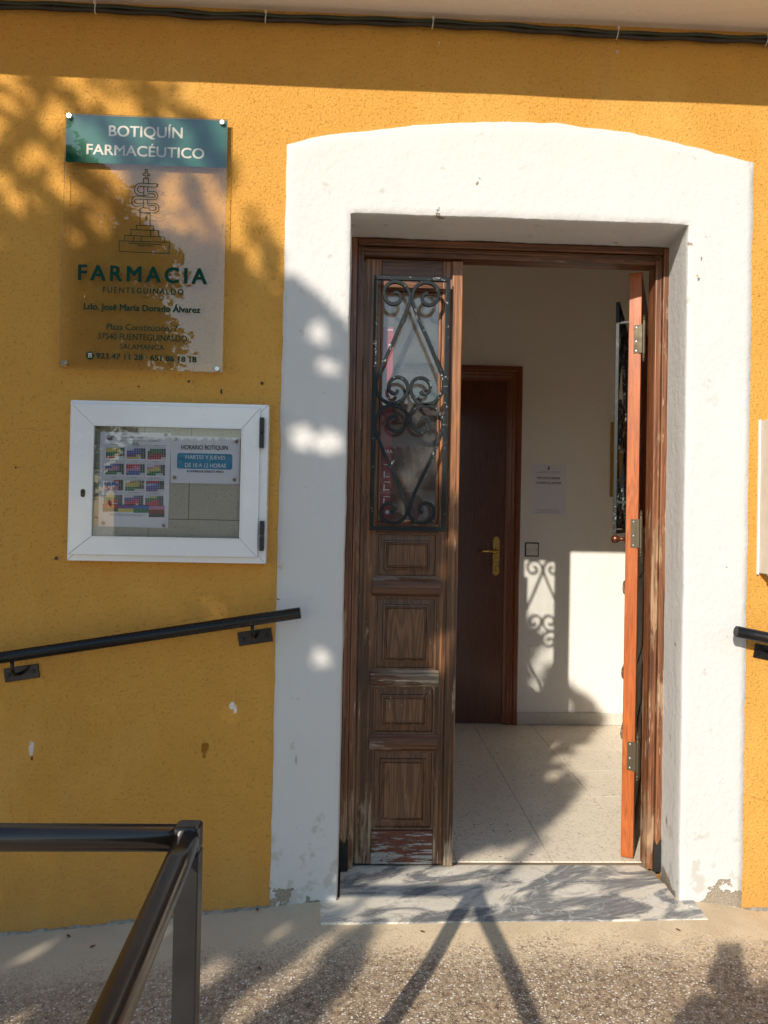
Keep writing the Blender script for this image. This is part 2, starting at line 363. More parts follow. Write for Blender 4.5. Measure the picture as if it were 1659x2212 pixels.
MAT = {}
def setup_materials():
    M = MAT
    M['stucco'] = m_stucco()
    M['white'] = m_white('white_limewash')
    M['soffit'] = m_white('cream_plaster', (.86, .76, .64), False)
    M['room'] = m_white('room_plaster', (.86, .83, .78), False)
    M['ground'] = m_ground(); M['marble'] = m_marble()
    M['tile'] = m_terrazzo('terrazzo_tile', (.84, .74, .59), 62); M['skirt'] = m_terrazzo('skirting_terrazzo', (.66, .62, .56), 120, .6)
    M['cement'] = m_plain('grey_cement', (.36, .32, .26), .9, 0, 1.0, 180, .45)
    M['grout'] = m_plain('grout', (.22, .17, .12), .9)
    B, Dk = (.19, .072, .026), (.05, .019, .009)
    M['frame_wood'] = m_wood('door_frame_wood', (.30, .118, .050), (.085, .032, .016), (.45, .29, .17), wear=.62, zlow=(.0, 1.9))
    M['frame_wood_h'] = m_wood('door_frame_wood_across', B, Dk, horiz=True, wear=.2)
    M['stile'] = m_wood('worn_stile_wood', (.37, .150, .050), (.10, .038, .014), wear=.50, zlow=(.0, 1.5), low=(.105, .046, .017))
    M['rail'] = m_wood('worn_rail_wood', (.16, .058, .021), (.05, .018, .008), (.33, .26, .19), horiz=True, wear=.72, zlow=(.0, 1.8))
    M['panel'] = m_wood('panel_wood', (.145, .062, .024), (.04, .017, .008), (.27, .16, .10), wear=.3, zlow=(.0, 1.6), fig=2.2)
    M['field'] = m_wood('weathered_panel_field', (.19, .092, .042), (.06, .027, .013), (.30, .20, .13), wear=.3, fig=2.2, rough=.6, coat=0)
    M['kick'] = m_wood('peeling_kick_board', (.17, .06, .03), (.08, .03, .02), horiz=True, peel=1)
    M['varnish'] = m_wood('fresh_varnished_wood', (.54, .135, .022), (.25, .055, .010), rough=.42, coat=.1)
    M['indoor'] = m_wood('dark_indoor_wood', (.15, .045, .018), (.080, .022, .010), rough=.32, coat=.4)
    M['indoor_trim'] = m_wood('indoor_trim_wood', (.27, .080, .028), (.14, .038, .014), rough=.32, coat=.4)
    M['iron'] = m_metalpaint('flaking_iron_paint', (.006, .009, .010), rough=.4, spec=.28)
    M['iron_shoe'] = m_metalpaint('black_iron_shoe', (.015, .015, .015), False, .6)
    M['black_paint'] = m_metalpaint('glossy_black_paint', (.005, .005, .006), False, .26, .4)
    M['rail_brown'] = m_metalpaint('worn_railing_paint', (.007, .005, .004), False, .22, .85)
    M['post'] = m_metalpaint('grey_post_paint', (.014, .014, .015), False, .34, .3)
    M['steel'] = m_plain('steel', (.62, .61, .58), .25, .9)
    M['hinge'] = m_plain('brushed_hinge_steel', (.10, .08, .05), .55, .6)
    M['brass'] = m_plain('brass', (.62, .42, .13), .28, .95)
    M['bronze'] = m_plain('brown_bronze', (.20, .07, .035), .3, .7)
    M['alu'] = m_plain('white_lacquered_aluminium', (.80, .80, .80), .22, 0, 0, 40, .03, .5, .5)
    M['seam'] = m_plain('seam_grey', (.25, .25, .26), .7)
    M['black'] = m_plain('black_plastic', (.012, .012, .012), .4)
    M['block'] = m_terrazzo('speckled_cork_block', (.47, .43, .35), 190, 1.0, .7)
    M['paper'] = m_plain('paper', (.78, .78, .85), .75, 0, 0, 30, .03)
    M['pin'] = m_plain('wooden_pin', (.42, .26, .17), .45)
    M['glass'] = m_glass('window_glass', gain=1.5, haze=.05)
    M['cabglass'] = m_glass('cabinet_glass', (.99, .99, .99), gain=1.0)
    M['acrylic'] = m_glass('clear_acrylic', (.985, .985, .98), 1.5, 1.15, .006)
    M['acrylic_edge'] = m_plain('acrylic_edge', (.55, .50, .38), .2)
    M['green'] = m_plain('green_print', (.001, .105, .060), .5, 0, 0, 20, .05, .15)
    M['dgreen'] = m_plain('dark_green_print', (.003, .045, .030), .6, 0, 0, 20, .05, .1)
    M['cream'] = m_plain('pale_print', (.66, .58, .48), .5)
    M['ink'] = m_plain('black_ink', (.02, .02, .022), .6)
    M['inkgrey'] = m_plain('grey_ink', (.22, .22, .25), .6)
    M['teal'] = m_plain('teal_print', (.015, .25, .42), .5)
    M['white_print'] = m_plain('white_print', (.78, .80, .82), .6)
    for n, c in dict(red=(.55, .05, .06), pink=(.55, .25, .38), blue=(.07, .15, .42), gr=(.04, .20, .09), yel=(.60, .50, .12), olive=(.10, .10, .09), brown=(.26, .07, .05), purple=(.16, .08, .30), grey=(.36, .36, .40), lt=(.62, .64, .70)).items():
        M['c_' + n] = m_plain('print_' + n, c, .6, 0, 0, 20, .05)
    M['poster'] = m_plain('red_poster', (.30, .008, .025), .5)
    M['switch'] = m_plain('cream_switch_plastic', (.80, .78, .72), .35)
    M['cable'] = m_plain('dirty_black_cable', (.035, .026, .016), .5, 0, .6, 60, .5)
    M['cable2'] = m_plain('greenish_black_cable', (.028, .034, .012), .4, 0, .6, 60, .4)
    M['tie'] = m_plain('pale_cable_tie', (.62, .58, .52), .45)
    M['plastic_beige'] = m_plain('beige_plastic', (.62, .55, .47), .4)
    M['leaf'] = m_leaf(); M['bark'] = m_plain('bark', (.13, .10, .075), .9, 0, 1.0, 30, .5)
    M['rooftile'] = m_plain('clay_roof_tile', (.30, .13, .075), .85, 0, .5, 30, .5)
    M['housewall'] = m_white('far_house_plaster', (.62, .60, .57), False)
    M['housewall2'] = m_white('far_tall_house_plaster', (.50, .52, .56), False)
    M['jacket'] = m_plain('dark_red_jacket', (.06, .018, .02), .8, 0, .6, 90, .3)
    M['trousers'] = m_plain('dark_trousers', (.03, .035, .05), .85, 0, .4, 90)
    M['skin'] = m_plain('skin', (.55, .30, .21), .5); M['hair'] = m_plain('dark_hair', (.03, .018, .012), .5, 0, 1, 200)
    M['dryleaf'] = m_plain('dry_leaf', (.16, .055, .025), .7); M['ochre'] = m_plain('ochre_board', (.45, .27, .05), .6)

def m_leaf():
    k = NT('tree_leaf'); p = k.obj()
    c = k.ramp(k.noise(p, 3.5, 3), [(.3, (.035, .075, .015)), (.7, (.085, .14, .03))])
    o = k.bsdf(c, .45, spec=.4)
    tr = k.n('ShaderNodeBsdfTranslucent'); k.set(tr.inputs[0], (.09, .16, .02, 1))
    x = k.n('ShaderNodeMixShader'); x.inputs[0].default_value = .16
    k.t.links.new(o.outputs[0], x.inputs[1]); k.t.links.new(tr.outputs[0], x.inputs[2]); k.t.links.new(x.outputs[0], k.out.inputs[0])
    return k.m
setup_materials()

# ------------------------------------------------------------------ builders
ORG = {}                                          # world origin of every object while the scene is built

def thing(name, label, cat, loc, group=None, kind=None):
    o = bpy.data.objects.new(name, None); COL.objects.link(o)
    o.empty_display_size = .05; o.location = loc; ORG[o.name] = Vector(loc)
    o['label'] = label; o['category'] = cat
    if group: o['group'] = group
    if kind: o['kind'] = kind
    return o

class MB:
    def __init__(s): s.v = []; s.f = []; s.m = []; s.mi = 0
    def add(s, vs, fs):
        b = len(s.v); s.v += [Vector(q) for q in vs]
        for f in fs: s.f.append([b + i for i in f]); s.m.append(s.mi)
        return s
    def box(s, x0, x1, y0, y1, z0, z1):
        v = [(x0, y0, z0), (x1, y0, z0), (x1, y1, z0), (x0, y1, z0), (x0, y0, z1), (x1, y0, z1), (x1, y1, z1), (x0, y1, z1)]
        return s.add(v, [(0, 3, 2, 1), (4, 5, 6, 7), (0, 1, 5, 4), (1, 2, 6, 5), (2, 3, 7, 6), (3, 0, 4, 7)])
    def prism(s, pts, y0, y1):                     # polygon in xz (counter-clockwise seen from -y), extruded y0 (front) -> y1
        n = len(pts)
        v = [(p[0], y0, p[1]) for p in pts] + [(p[0], y1, p[1]) for p in pts]
        fs = [tuple(range(n)), tuple(reversed(range(n, 2 * n)))] + [(i, i + n, (i + 1) % n + n, (i + 1) % n) for i in range(n)]
        return s.add(v, fs)
    def tube(s, pts, r, n=10, flat=None, cap=True, squash=(1, 1), power=1.0):
        pts = [Vector(p) for p in pts]; rings = []
        up = None
        for i, p in enumerate(pts):
            t = (pts[min(i + 1, len(pts) - 1)] - pts[max(i - 1, 0)]).normalized()
            ref = Vector(flat) if flat else (Vector((0, 0, 1)) if abs(t.z) < .9 else Vector((0, 1, 0)))
            a = t.cross(ref).normalized()
            if up is not None and flat is None:
                a = (up - t * up.dot(t)).normalized()
            up = a; b = a.cross(t).normalized()
            rr = r[i] if isinstance(r, (list, tuple)) else r
            ring = []
            for k in range(n):
                th = 2 * math.pi * (k + .5) / n; ca, sa = math.cos(th), math.sin(th)
                if power != 1: ca = math.copysign(abs(ca) ** power, ca); sa = math.copysign(abs(sa) ** power, sa)
                ring.append(p + a * rr * ca * squash[0] + b * rr * sa * squash[1])
            rings.append(ring)
        v = [q for ring in rings for q in ring]; fs = []
        for i in range(len(rings) - 1):
            for k in range(n): fs.append((i * n + k, i * n + (k + 1) % n, (i + 1) * n + (k + 1) % n, (i + 1) * n + k))
        if cap: fs += [tuple(reversed(range(n))), tuple(range((len(rings) - 1) * n, len(rings) * n))]
        return s.add(v, fs)
    def bar(s, pts, wd, dp):                       # rectangular bar following a path in the xz plane: wd in-plane, dp along y
        pts = [Vector(p) for p in pts]; v = []; fs = []
        for i, p in enumerate(pts):
            t = (pts[min(i + 1, len(pts) - 1)] - pts[max(i - 1, 0)]); t.y = 0; t.normalize()
            a = Vector((t.z, 0, -t.x)); d = Vector((0, dp / 2, 0)); q = a * wd / 2; c = .22
            v += [p - q * (1 - c) - d, p + q * (1 - c) - d, p + q - d * (1 - c), p + q + d, p - q + d, p - q - d * (1 - c)]
        n = 6
        for i in range(len(pts) - 1):
            for k in range(n): fs.append((i * n + k, i * n + (k + 1) % n, (i + 1) * n + (k + 1) % n, (i + 1) * n + k))
        fs += [tuple(reversed(range(n))), tuple(range((len(pts) - 1) * n, len(pts) * n))]
        return s.add(v, fs)
    def lathe(s, c, axis, prof, n=16):             # prof: list of (distance along axis, radius)
        axis = Vector(axis).normalized(); a = axis.orthogonal().normalized(); b = axis.cross(a); c = Vector(c)
        v = []; fs = []
        for h, r in prof:
            for k in range(n):
                th = 2 * math.pi * k / n
                v.append(c + axis * h + (a * math.cos(th) + b * math.sin(th)) * max(r, 1e-5))
        for i in range(len(prof) - 1):
            for k in range(n): fs.append((i * n + k, i * n + (k + 1) % n, (i + 1) * n + (k + 1) % n, (i + 1) * n + k))
        fs += [tuple(reversed(range(n))), tuple(range((len(prof) - 1) * n, len(prof) * n))]
        return s.add(v, fs)
    def build(s, name, mats, parent=None, bevel=0.0, smooth=False, origin=None, seg=2, fixn=True):
        if not isinstance(mats, (list, tuple)): mats = [mats]
        base = ORG[parent.name] if parent is not None else Vector((0, 0, 0))
        if origin is None:
            if parent is None:
                lo = Vector((min(q.x for q in s.v), min(q.y for q in s.v), min(q.z for q in s.v))); hi = Vector((max(q.x for q in s.v), max(q.y for q in s.v), max(q.z for q in s.v)))
                origin = Vector(((lo.x + hi.x) / 2, (lo.y + hi.y) / 2, lo.z))
            else: origin = base
        origin = Vector(origin)
        me = bpy.data.meshes.new(name)
        me.from_pydata([q - origin for q in s.v], [], s.f)
        for q in mats: me.materials.append(q)
        for pl, mi in zip(me.polygons, s.m): pl.material_index = mi; pl.use_smooth = smooth
        if fixn:
            bm = bmesh.new(); bm.from_mesh(me); bmesh.ops.recalc_face_normals(bm, faces=bm.faces); bm.to_mesh(me); bm.free()
        o = bpy.data.objects.new(name, me); COL.objects.link(o)
        o.parent = parent; o.location = origin - base; ORG[o.name] = origin
        if bevel:
            b = o.modifiers.new('bevel', 'BEVEL'); b.width = bevel; b.segments = seg; b.limit_method = 'ANGLE'; b.angle_limit = .6
        return o

def tag(o, label, cat=None, group=None, kind=None):
    if label: o['label'] = label
    if cat: o['category'] = cat
    if group: o['group'] = group
    if kind: o['kind'] = kind
    return o

def structure(o): o['kind'] = 'structure'; return o

def catmull(P, sub=6):
    P = [Vector(p) for p in P]; out = []
    Q = [P[0] * 2 - P[1]] + P + [P[-1] * 2 - P[-2]]
    for i in range(1, len(Q) - 2):
        for k in range(sub):
            t = k / sub; a, b, c, d = Q[i - 1], Q[i], Q[i + 1], Q[i + 2]
            out.append(.5 * ((2 * b) + (c - a) * t + (2 * a - 5 * b + 4 * c - d) * t * t + (3 * b - a - 3 * c + d) * t ** 3))
    return out + [P[-1]]

def text_mesh(txt, offset=0.0, spacing=1.0):
    c = bpy.data.curves.new('t', 'FONT'); c.body = txt; c.size = 1; c.offset = offset; c.space_character = spacing; c.resolution_u = 4
    o = bpy.data.objects.new('t', c); COL.objects.link(o)
    dg = bpy.context.evaluated_depsgraph_get()
    me = bpy.data.meshes.new_from_object(o.evaluated_get(dg))
    bpy.data.objects.remove(o); bpy.data.curves.remove(c)
    return me

def cap_height(me): return max(v.co.y for v in me.vertices)

def lettering(name, txt, pl, pr, cap, mat, parent, Y, offset=0.0, spacing=1.0, capchar=None, T=None):
    """Flat lettering whose baseline runs from picture point pl to pr on plane Y; cap = capital height in metres."""
    bold = offset * cap * 1.0; offset = 0.0
    me = text_mesh(txt, offset, spacing)
    ref = text_mesh(capchar or 'H', offset); ch = max(v.co.y for v in ref.vertices); bpy.data.meshes.remove(ref)
    x0 = min(v.co.x for v in me.vertices); x1 = max(v.co.x for v in me.vertices)
    a = at(*pl, Y) if T is None else T(pl); b = at(*pr, Y) if T is None else T(pr)
    d = b - a
    for v in me.vertices:
        t = (v.co.x - x0) / (x1 - x0)
        q = a + d * t + Vector((0, 0, 1)) * (v.co.y / ch * cap)
        v.co = q - ORG[parent.name]
    if bold:
        vs = [v.co.copy() for v in me.vertices]; fs = [list(p.vertices) for p in me.polygons]; V = []; F = []
        for i, (dx, dz) in enumerate(((0, 0), (-1, .7), (1, -.7), (1, .7), (-1, -.7))):
            b0 = len(V); V += [v + Vector((dx * bold, -.00006 * i, dz * bold)) for v in vs]; F += [[b0 + q for q in f] for f in fs]
        me = bpy.data.meshes.new(name); me.from_pydata(V, [], F)
    me.materials.append(mat)
    o = bpy.data.objects.new(name, me); COL.objects.link(o); o.parent = parent
    ORG[o.name] = ORG[parent.name].copy()
    return o

def stroke(mb, pts, wd, Y):
    """flat line of print through world points lying on plane Y"""
    pts = [Vector(p) for p in pts]
    for a, b in zip(pts[:-1], pts[1:]):
        t = (b - a).normalized(); n = Vector((t.z, 0, -t.x)) * wd / 2; e = t * wd / 2
        mb.add([a - e - n, b + e - n, b + e + n, a - e + n], [(0, 1, 2, 3)])

def screw(mb, c, r=.003, axis=(0, -1, 0)):
    mb.lathe(c, axis, [(0, r), (.0012, r), (.002, r * .55)], 10)

# ------------------------------------------------------------------ the setting: pavement, floor, room
def gz(x, y):
    z = .004
    if x < -.25: z -= (-.25 - x) * .105 if x > -3 else .289
    if x > 1.15: z -= (min(x, 3) - 1.15) * .06
    # mortar feathered up to the marble step
    dx = max(-.1 - x, 0, x - 1.10); dy = max(-.118 - y, 0)
    z += .020 * max(0, 1 - math.hypot(dx, dy) / .16)
    z += .0015 * math.sin(x * 9 + 1) * math.sin(y * 7)
    return z
def build_ground():
    mb = MB(); xs = [-60, -20, -8, -4] + [-3 + i * .06 for i in range(117)] + [5, 8, 20, 60]
    ys = [-90, -30, -12, -6, -4] + [-3 + i * .06 for i in range(50)] + [-.03, .02]
    for y in ys:
        for x in xs: mb.v.append(Vector((x, y, gz(x, min(y, 0)))))
    n = len(xs)
    for j in range(len(ys) - 1):
        for i in range(n - 1): mb.f.append([j * n + i, j * n + i + 1, (j + 1) * n + i + 1, (j + 1) * n + i]); mb.m.append(0)
    structure(mb.build('ground', MAT['ground'], smooth=True, fixn=False))
build_ground()

FZ = .025                                           # finished floor level indoors
RX0, RX1, RY0, RY1, RZ = -1.3, 2.3, .272, 2.0, 2.75
o = structure(MB().box(RX0, RX1, .25, RY1 + .1, -.15, FZ - .004).build('floor', MAT['grout']))
floor = o
def floor_tiles():
    T = .335; me = None; r = random.Random(3)
    xs0 = .706 - 7 * T; ys0 = .20
    for i in range(12):
        for j in range(6):
            x0 = xs0 + i * T; y0 = ys0 + j * T; x1 = x0 + T; y1 = min(y0 + T, RY1 - .001)
            x0 = max(x0, RX0 + .001); x1 = min(x1, RX1 - .001); y0 = max(y0, .262)
            if x1 - x0 < .03 or y1 - y0 < .02: continue
            g = .0011
            b = MB().box(x0 + g, x1 - g, y0 + g * .4, y1 - g * .4, FZ - .012, FZ + r.uniform(-.0003, .0003))
            b.build('tile', MAT['tile'], floor, bevel=.0006, seg=1)
floor_tiles()
def room():
    rear = structure(MB().box(RX0 - .1, RX1 + .1, RY1, RY1 + .12, -.1, RZ).build('rear_wall', MAT['room']))
    structure(MB().box(RX0 - .1, RX0, RY0, RY1, -.1, RZ).build('left_room_wall', MAT['room']))
    structure(MB().box(RX1, RX1 + .1, RY0, RY1, -.1, RZ).build('right_room_wall', MAT['room']))
    structure(MB().box(RX0 - .1, RX1 + .1, RY0, RY1 + .12, RZ, RZ + .1).build('ceiling', MAT['room']))
    x = .962; r = random.Random(4)
    while x < RX1 - .05:
        L = .395 if x > .97 else .62
        MB().box(x + .0006, min(x + L, RX1) - .0006, RY1 - .009, RY1 - .0005, FZ + .0015, FZ + .070 + r.uniform(-.0005, .0005)).build('skirting_tile', MAT['skirt'], rear, bevel=.001, seg=1)
        x += L
room()

# ------------------------------------------------------------------ facade
OX0, OX1, OZ = -.031, 1.032, 2.152                  # door opening in the wall
def facade():
    root = thing('house_facade', 'ochre yellow stucco facade with white arched door surround', 'building', (.5, .13, 0))
    X0, X1, Z0, ZT = -4.0, 4.5, -.45, 3.3
    a, b, c = OX0 - .014, OX1 + .040, OZ + .014
    def ring(y): return [(X0, y, Z0), (a, y, Z0), (b, y, Z0), (X1, y, Z0), (X0, y, c), (a, y, c), (b, y, c), (X1, y, c), (X0, y, ZT), (a, y, ZT), (b, y, ZT), (X1, y, ZT)]
    F = [(0, 1, 5, 4), (2, 3, 7, 6), (4, 5, 9, 8), (5, 6, 10, 9), (6, 7, 11, 10)]
    mb = MB(); mb.add(ring(0) + ring(.27), F + [tuple(i + 12 for i in f) for f in F] +
        [(1, 5, 17, 13), (5, 6, 18, 17), (6, 2, 14, 18), (0, 4, 16, 12), (4, 8, 20, 16), (3, 7, 19, 15), (7, 11, 23, 19), (8, 9, 21, 20), (9, 10, 22, 21), (10, 11, 23, 22), (0, 1, 13, 12), (2, 3, 15, 14)])
    wall = mb.build('wall', MAT['stucco'], root)
    # white plaster surround: one skin over the face and round into the reveal
    r = random.Random(8)
    arch = [(620, 313), (662, 302), (720, 292), (800, 283), (870, 274), (935, 269), (1020, 265), (1110, 263), (1200, 268), (1280, 277), (1370, 290), (1450, 306), (1530, 327), (1590, 343), (1627, 352)]
    arch = [at(*q) for q in arch]
    def arch_pt(t):
        x = -.236 + t * (1.242 + .236)
        for p, q in zip(arch[:-1], arch[1:]):
            if x <= q.x + 1e-6: k = (x - p.x) / (q.x - p.x); return Vector((x, 0, p.z + (q.z - p.z) * k))
        return arch[-1].copy()
    inner = []; outer = []; N = 60
    for i in range(N + 1):
        t = i / N; inner.append(Vector((OX0 - .004 * (1 - t), 0, -.06 + t * (OZ + .06)))); outer.append(Vector((-.240 + .004 * t, 0, -.06 + t * (2.36 + .06))))
    for i in range(1, N): t = i / N; inner.append(Vector((OX0 + t * (OX1 - OX0), 0, OZ))); outer.append(arch_pt(t))
    for i in range(N + 1):
        t = 1 - i / N; inner.append(Vector((OX1 + .004 * (1 - t), 0, -.06 + t * (OZ + .06)))); outer.append(Vector((1.237 + .005 * t, 0, -.06 + t * (2.359 + .06))))
    from mathutils import noise as mn
    cols = [];
    for i, (p, q) in enumerate(zip(inner, outer)):
        p = p.copy(); q = q.copy(); d = (q - p).normalized()
        w1 = .0014 * mn.noise(Vector((p.x * 9, 0, p.z * 9 + 5))) + .0014 * mn.noise(p * 55)
        w2 = .0035 * mn.noise(Vector((q.x * 9, 7, q.z * 9))) + .0032 * mn.noise(q * 38)
        if OZ + .05 < q.z or p.x == OX0: pass
        nrm_i = Vector((1, 0, 0)) if i <= N else (Vector((0, 0, -1)) if i < 2 * N else Vector((-1, 0, 0)))
        p = p + nrm_i * w1; q = q + d * w2
        splay = .022 if i >= 2 * N else 0.0
        col = []
        for k, Y in enumerate((.186, .12, .06, .010, .0)):
            z = p.z; x = p.x + (splay * Y / .186 if splay else 0)
            if k == 4: col.append(Vector((x, -.0022, z)) - nrm_i * .002)
            else: col.append(Vector((x, Y if k else .30 if False else .19, z)) + nrm_i * .0015 * mn.noise(Vector((x * 8, Y * 20, z * 8))))
        M = 10
        for k in range(M + 1):
            t = k / M; s = p.lerp(q, t)
            y = -.0045 + .0016 * mn.noise(s * 7) + .001 * mn.noise(s * 21)
            if k == 0: s = s - nrm_i * .004
            if k == M: y += .002
            col.append(Vector((s.x, y, s.z)))
        e = q + d * .0015
        col.append(Vector((e.x, .002, e.z)))
        cols.append(col)
    mb = MB(); n = len(cols[0])
    for col in cols: mb.v += col
    for i in range(len(cols) - 1):
        for k in range(n - 1): mb.f.append([i * n + k, i * n + k + 1, (i + 1) * n + k + 1, (i + 1) * n + k]); mb.m.append(0)
    mb.build('door_surround', MAT['white'], root, smooth=True, fixn=False)
    # projecting eave with its smooth soffit
    mb = MB(); xs = [X0 + i * (X1 - X0) / 80 for i in range(81)]; prof = lambda x: [(.0, 2.778), (-.05, 2.776), (-.30, 2.776), (-.412 + .004 * mn.noise(Vector((x * 2.3, 0, 0))), 2.774 + .004 * mn.noise(Vector((x * 3, 4, 0)))), (-.425 + .003 * mn.noise(Vector((x * 2, 1, 0))), 2.788), (-.425, 2.93), (.0, 3.06)]
    for x in xs: mb.v += [Vector((x, y, z)) for y, z in prof(x)]
    n = 7
    for i in range(80):
        for k in range(n): mb.f.append([i * n + k, i * n + (k + 1) % n, (i + 1) * n + (k + 1) % n, (i + 1) * n + k]); mb.m.append(0)
    mb.f += [list(range(n)), list(range(80 * n, 81 * n))]; mb.m += [0, 0]
    mb.build('eave', MAT['soffit'], root)
    return root
facade()

# grey cement fillet smeared along the foot of the wall
def fillet():
    from mathutils import noise as mn
    for X0, X1 in ((-3.0, -.245), (1.243, 3.0)):
        mb = MB(); n = int((X1 - X0) / .008)
        for i in range(n + 1):
            x = X0 + (X1 - X0) * i / n; g = gz(x, 0)
            hgt = max(.0012, .006 + .011 * mn.noise(Vector((x * 11, 2, 0))) + .006 * mn.noise(Vector((x * 70, 5, 0)))); out = .008 + .010 * abs(mn.noise(Vector((x * 30, 8, 1))))
            mb.v += [Vector((x, -.0003, g + hgt)), Vector((x, -.0035, g + hgt * .8)), Vector((x, -out, g - .001)), Vector((x, -out - .01, g - .008))]
        for i in range(n):
            for k in range(3): mb.f.append([i * 4 + k, i * 4 + k + 1, i * 4 + k + 5, i * 4 + k + 4]); mb.m.append(0)
        structure(mb.build('cement_fillet', MAT['cement']))
fillet()

# marble doorstep
def doorstep():
    f0, f1 = atz(693, 1994, FZ + .002), atz(1530, 1985, FZ + .002)
    poly = [(f0.x, f0.y), (f1.x, f1.y), (1.083, -.002), (OX1 - .003, .0), (OX1 + .004, .10), (1.02, .185), (1.00, .232), (.0, .232), (-.005, .19), (OX0 + .003, .18), (OX0 + .004, .0), (-.085, -.002)]
    mb = MB(); n = len(poly)
    mb.add([(x, y, FZ + .002) for x, y in poly] + [(x, y, -.06) for x, y in poly], [tuple(range(n)), tuple(reversed(range(n, 2 * n)))] + [(i, (i + 1) % n, (i + 1) % n + n, i + n) for i in range(n)])
    o = mb.build('marble_doorstep', MAT['marble'], bevel=.002)
    tag(o, 'grey and white veined marble doorstep under the open entrance door', 'doorstep')
doorstep()

# ------------------------------------------------------------------ entrance door: frame, two leaves with wrought iron grilles
GZ4 = lambda x, y: ((840 + x / 2.835) / 1.15732, (560 + y / 2.835) / 1.15732)    # survey sheet of the grille
SCROLL = {
 'a': [(650, 492), (622, 500), (610, 530), (622, 562), (660, 576), (702, 558), (724, 512), (716, 460), (682, 426), (632, 415), (580, 432), (548, 475), (538, 530), (550, 585), (600, 712), (660, 850), (715, 980), (745, 1060), (760, 1120), (755, 1180), (725, 1235), (682, 1268), (630, 1278), (575, 1260), (540, 1215), (527, 1160), (545, 1115), (585, 1092), (632, 1100), (662, 1135), (664, 1175), (642, 1200), (612, 1204), (598, 1186)],
 'b': [(412, 484), (442, 492), (456, 522), (442, 556), (402, 568), (362, 550), (340, 505), (346, 455), (378, 420), (425, 410), (478, 430), (512, 475), (524, 530), (510, 585), (465, 690), (405, 830), (345, 960), (305, 1050), (282, 1115), (283, 1175), (305, 1225), (350, 1260), (402, 1272), (455, 1255), (492, 1215), (508, 1160), (490, 1112), (450, 1087), (405, 1094), (374, 1130), (374, 1170), (396, 1198), (424, 1198), (436, 1176)],
 'c': [(596, 1398), (612, 1372), (646, 1376), (664, 1410), (652, 1448), (608, 1472), (558, 1455), (527, 1408), (528, 1350), (562, 1308), (620, 1286), (682, 1294), (730, 1335), (754, 1400), (748, 1470), (715, 1565), (660, 1690), (600, 1810), (548, 1925), (520, 2010), (518, 2060), (545, 2100), (592, 2120), (648, 2108), (688, 2070), (690, 2020), (662, 1984), (622, 1978), (594, 2002), (592, 2034), (612, 2048)],
 'd': [(428, 1382), (408, 1364), (376, 1376), (362, 1412), (378, 1450), (425, 1470), (472, 1450), (503, 1405), (500, 1350), (466, 1308), (410, 1286), (350, 1296), (304, 1335), (277, 1400), (282, 1470), (315, 1565), (372, 1690), (430, 1810), (475, 1925), (499, 2010), (496, 2060), (465, 2100), (412, 2120), (352, 2106), (316, 2065), (320, 2018), (350, 1984), (388, 1980), (414, 2004), (410, 2036), (388, 2048)]}
LZ0, LZ1 = .035, 2.092                              # leaf bottom and top
def grille(parent, x0, x1, yb, leaf_y, sx, xc):
    """iron grille; scroll paths surveyed on the narrow leaf and fitted to the width"""
    z0, z1 = 1.172, 2.012
    f = MB(); w = .0138
    for A, B in (((x0, z0), (x1, z0)), ((x0, z1), (x1, z1))): f.box(x0, x1, yb - .007, yb + .007, A[1] - w / 2, A[1] + w / 2)
    for X in (x0 + w / 2, x1 - w / 2): f.box(X - w / 2, X + w / 2, yb - .0069, yb + .0069, z0 + w / 2, z1 - w / 2)
    fr = f.build('grille', MAT['iron'], parent, bevel=.0015)
    sc = MB()
    for P in SCROLL.values():
        pts = []
        for q in P:
            a = at(*GZ4(*q), .175); pts.append(Vector((xc + (a.x - .1725) * sx, yb, a.z)))
        sc.bar(catmull(pts, 5), .0112, .012)
    sc.build('grille_scroll', MAT['iron'], parent)
    st = MB()
    for X in (x0 + .006, x1 - .006):
        for Z in (z0 + .11, z1 - .07): st.box(X - .005, X + .005, yb + .006, leaf_y + .004, Z - .005, Z + .005)
    st.build('grille_stay', MAT['iron'], parent, bevel=.001)

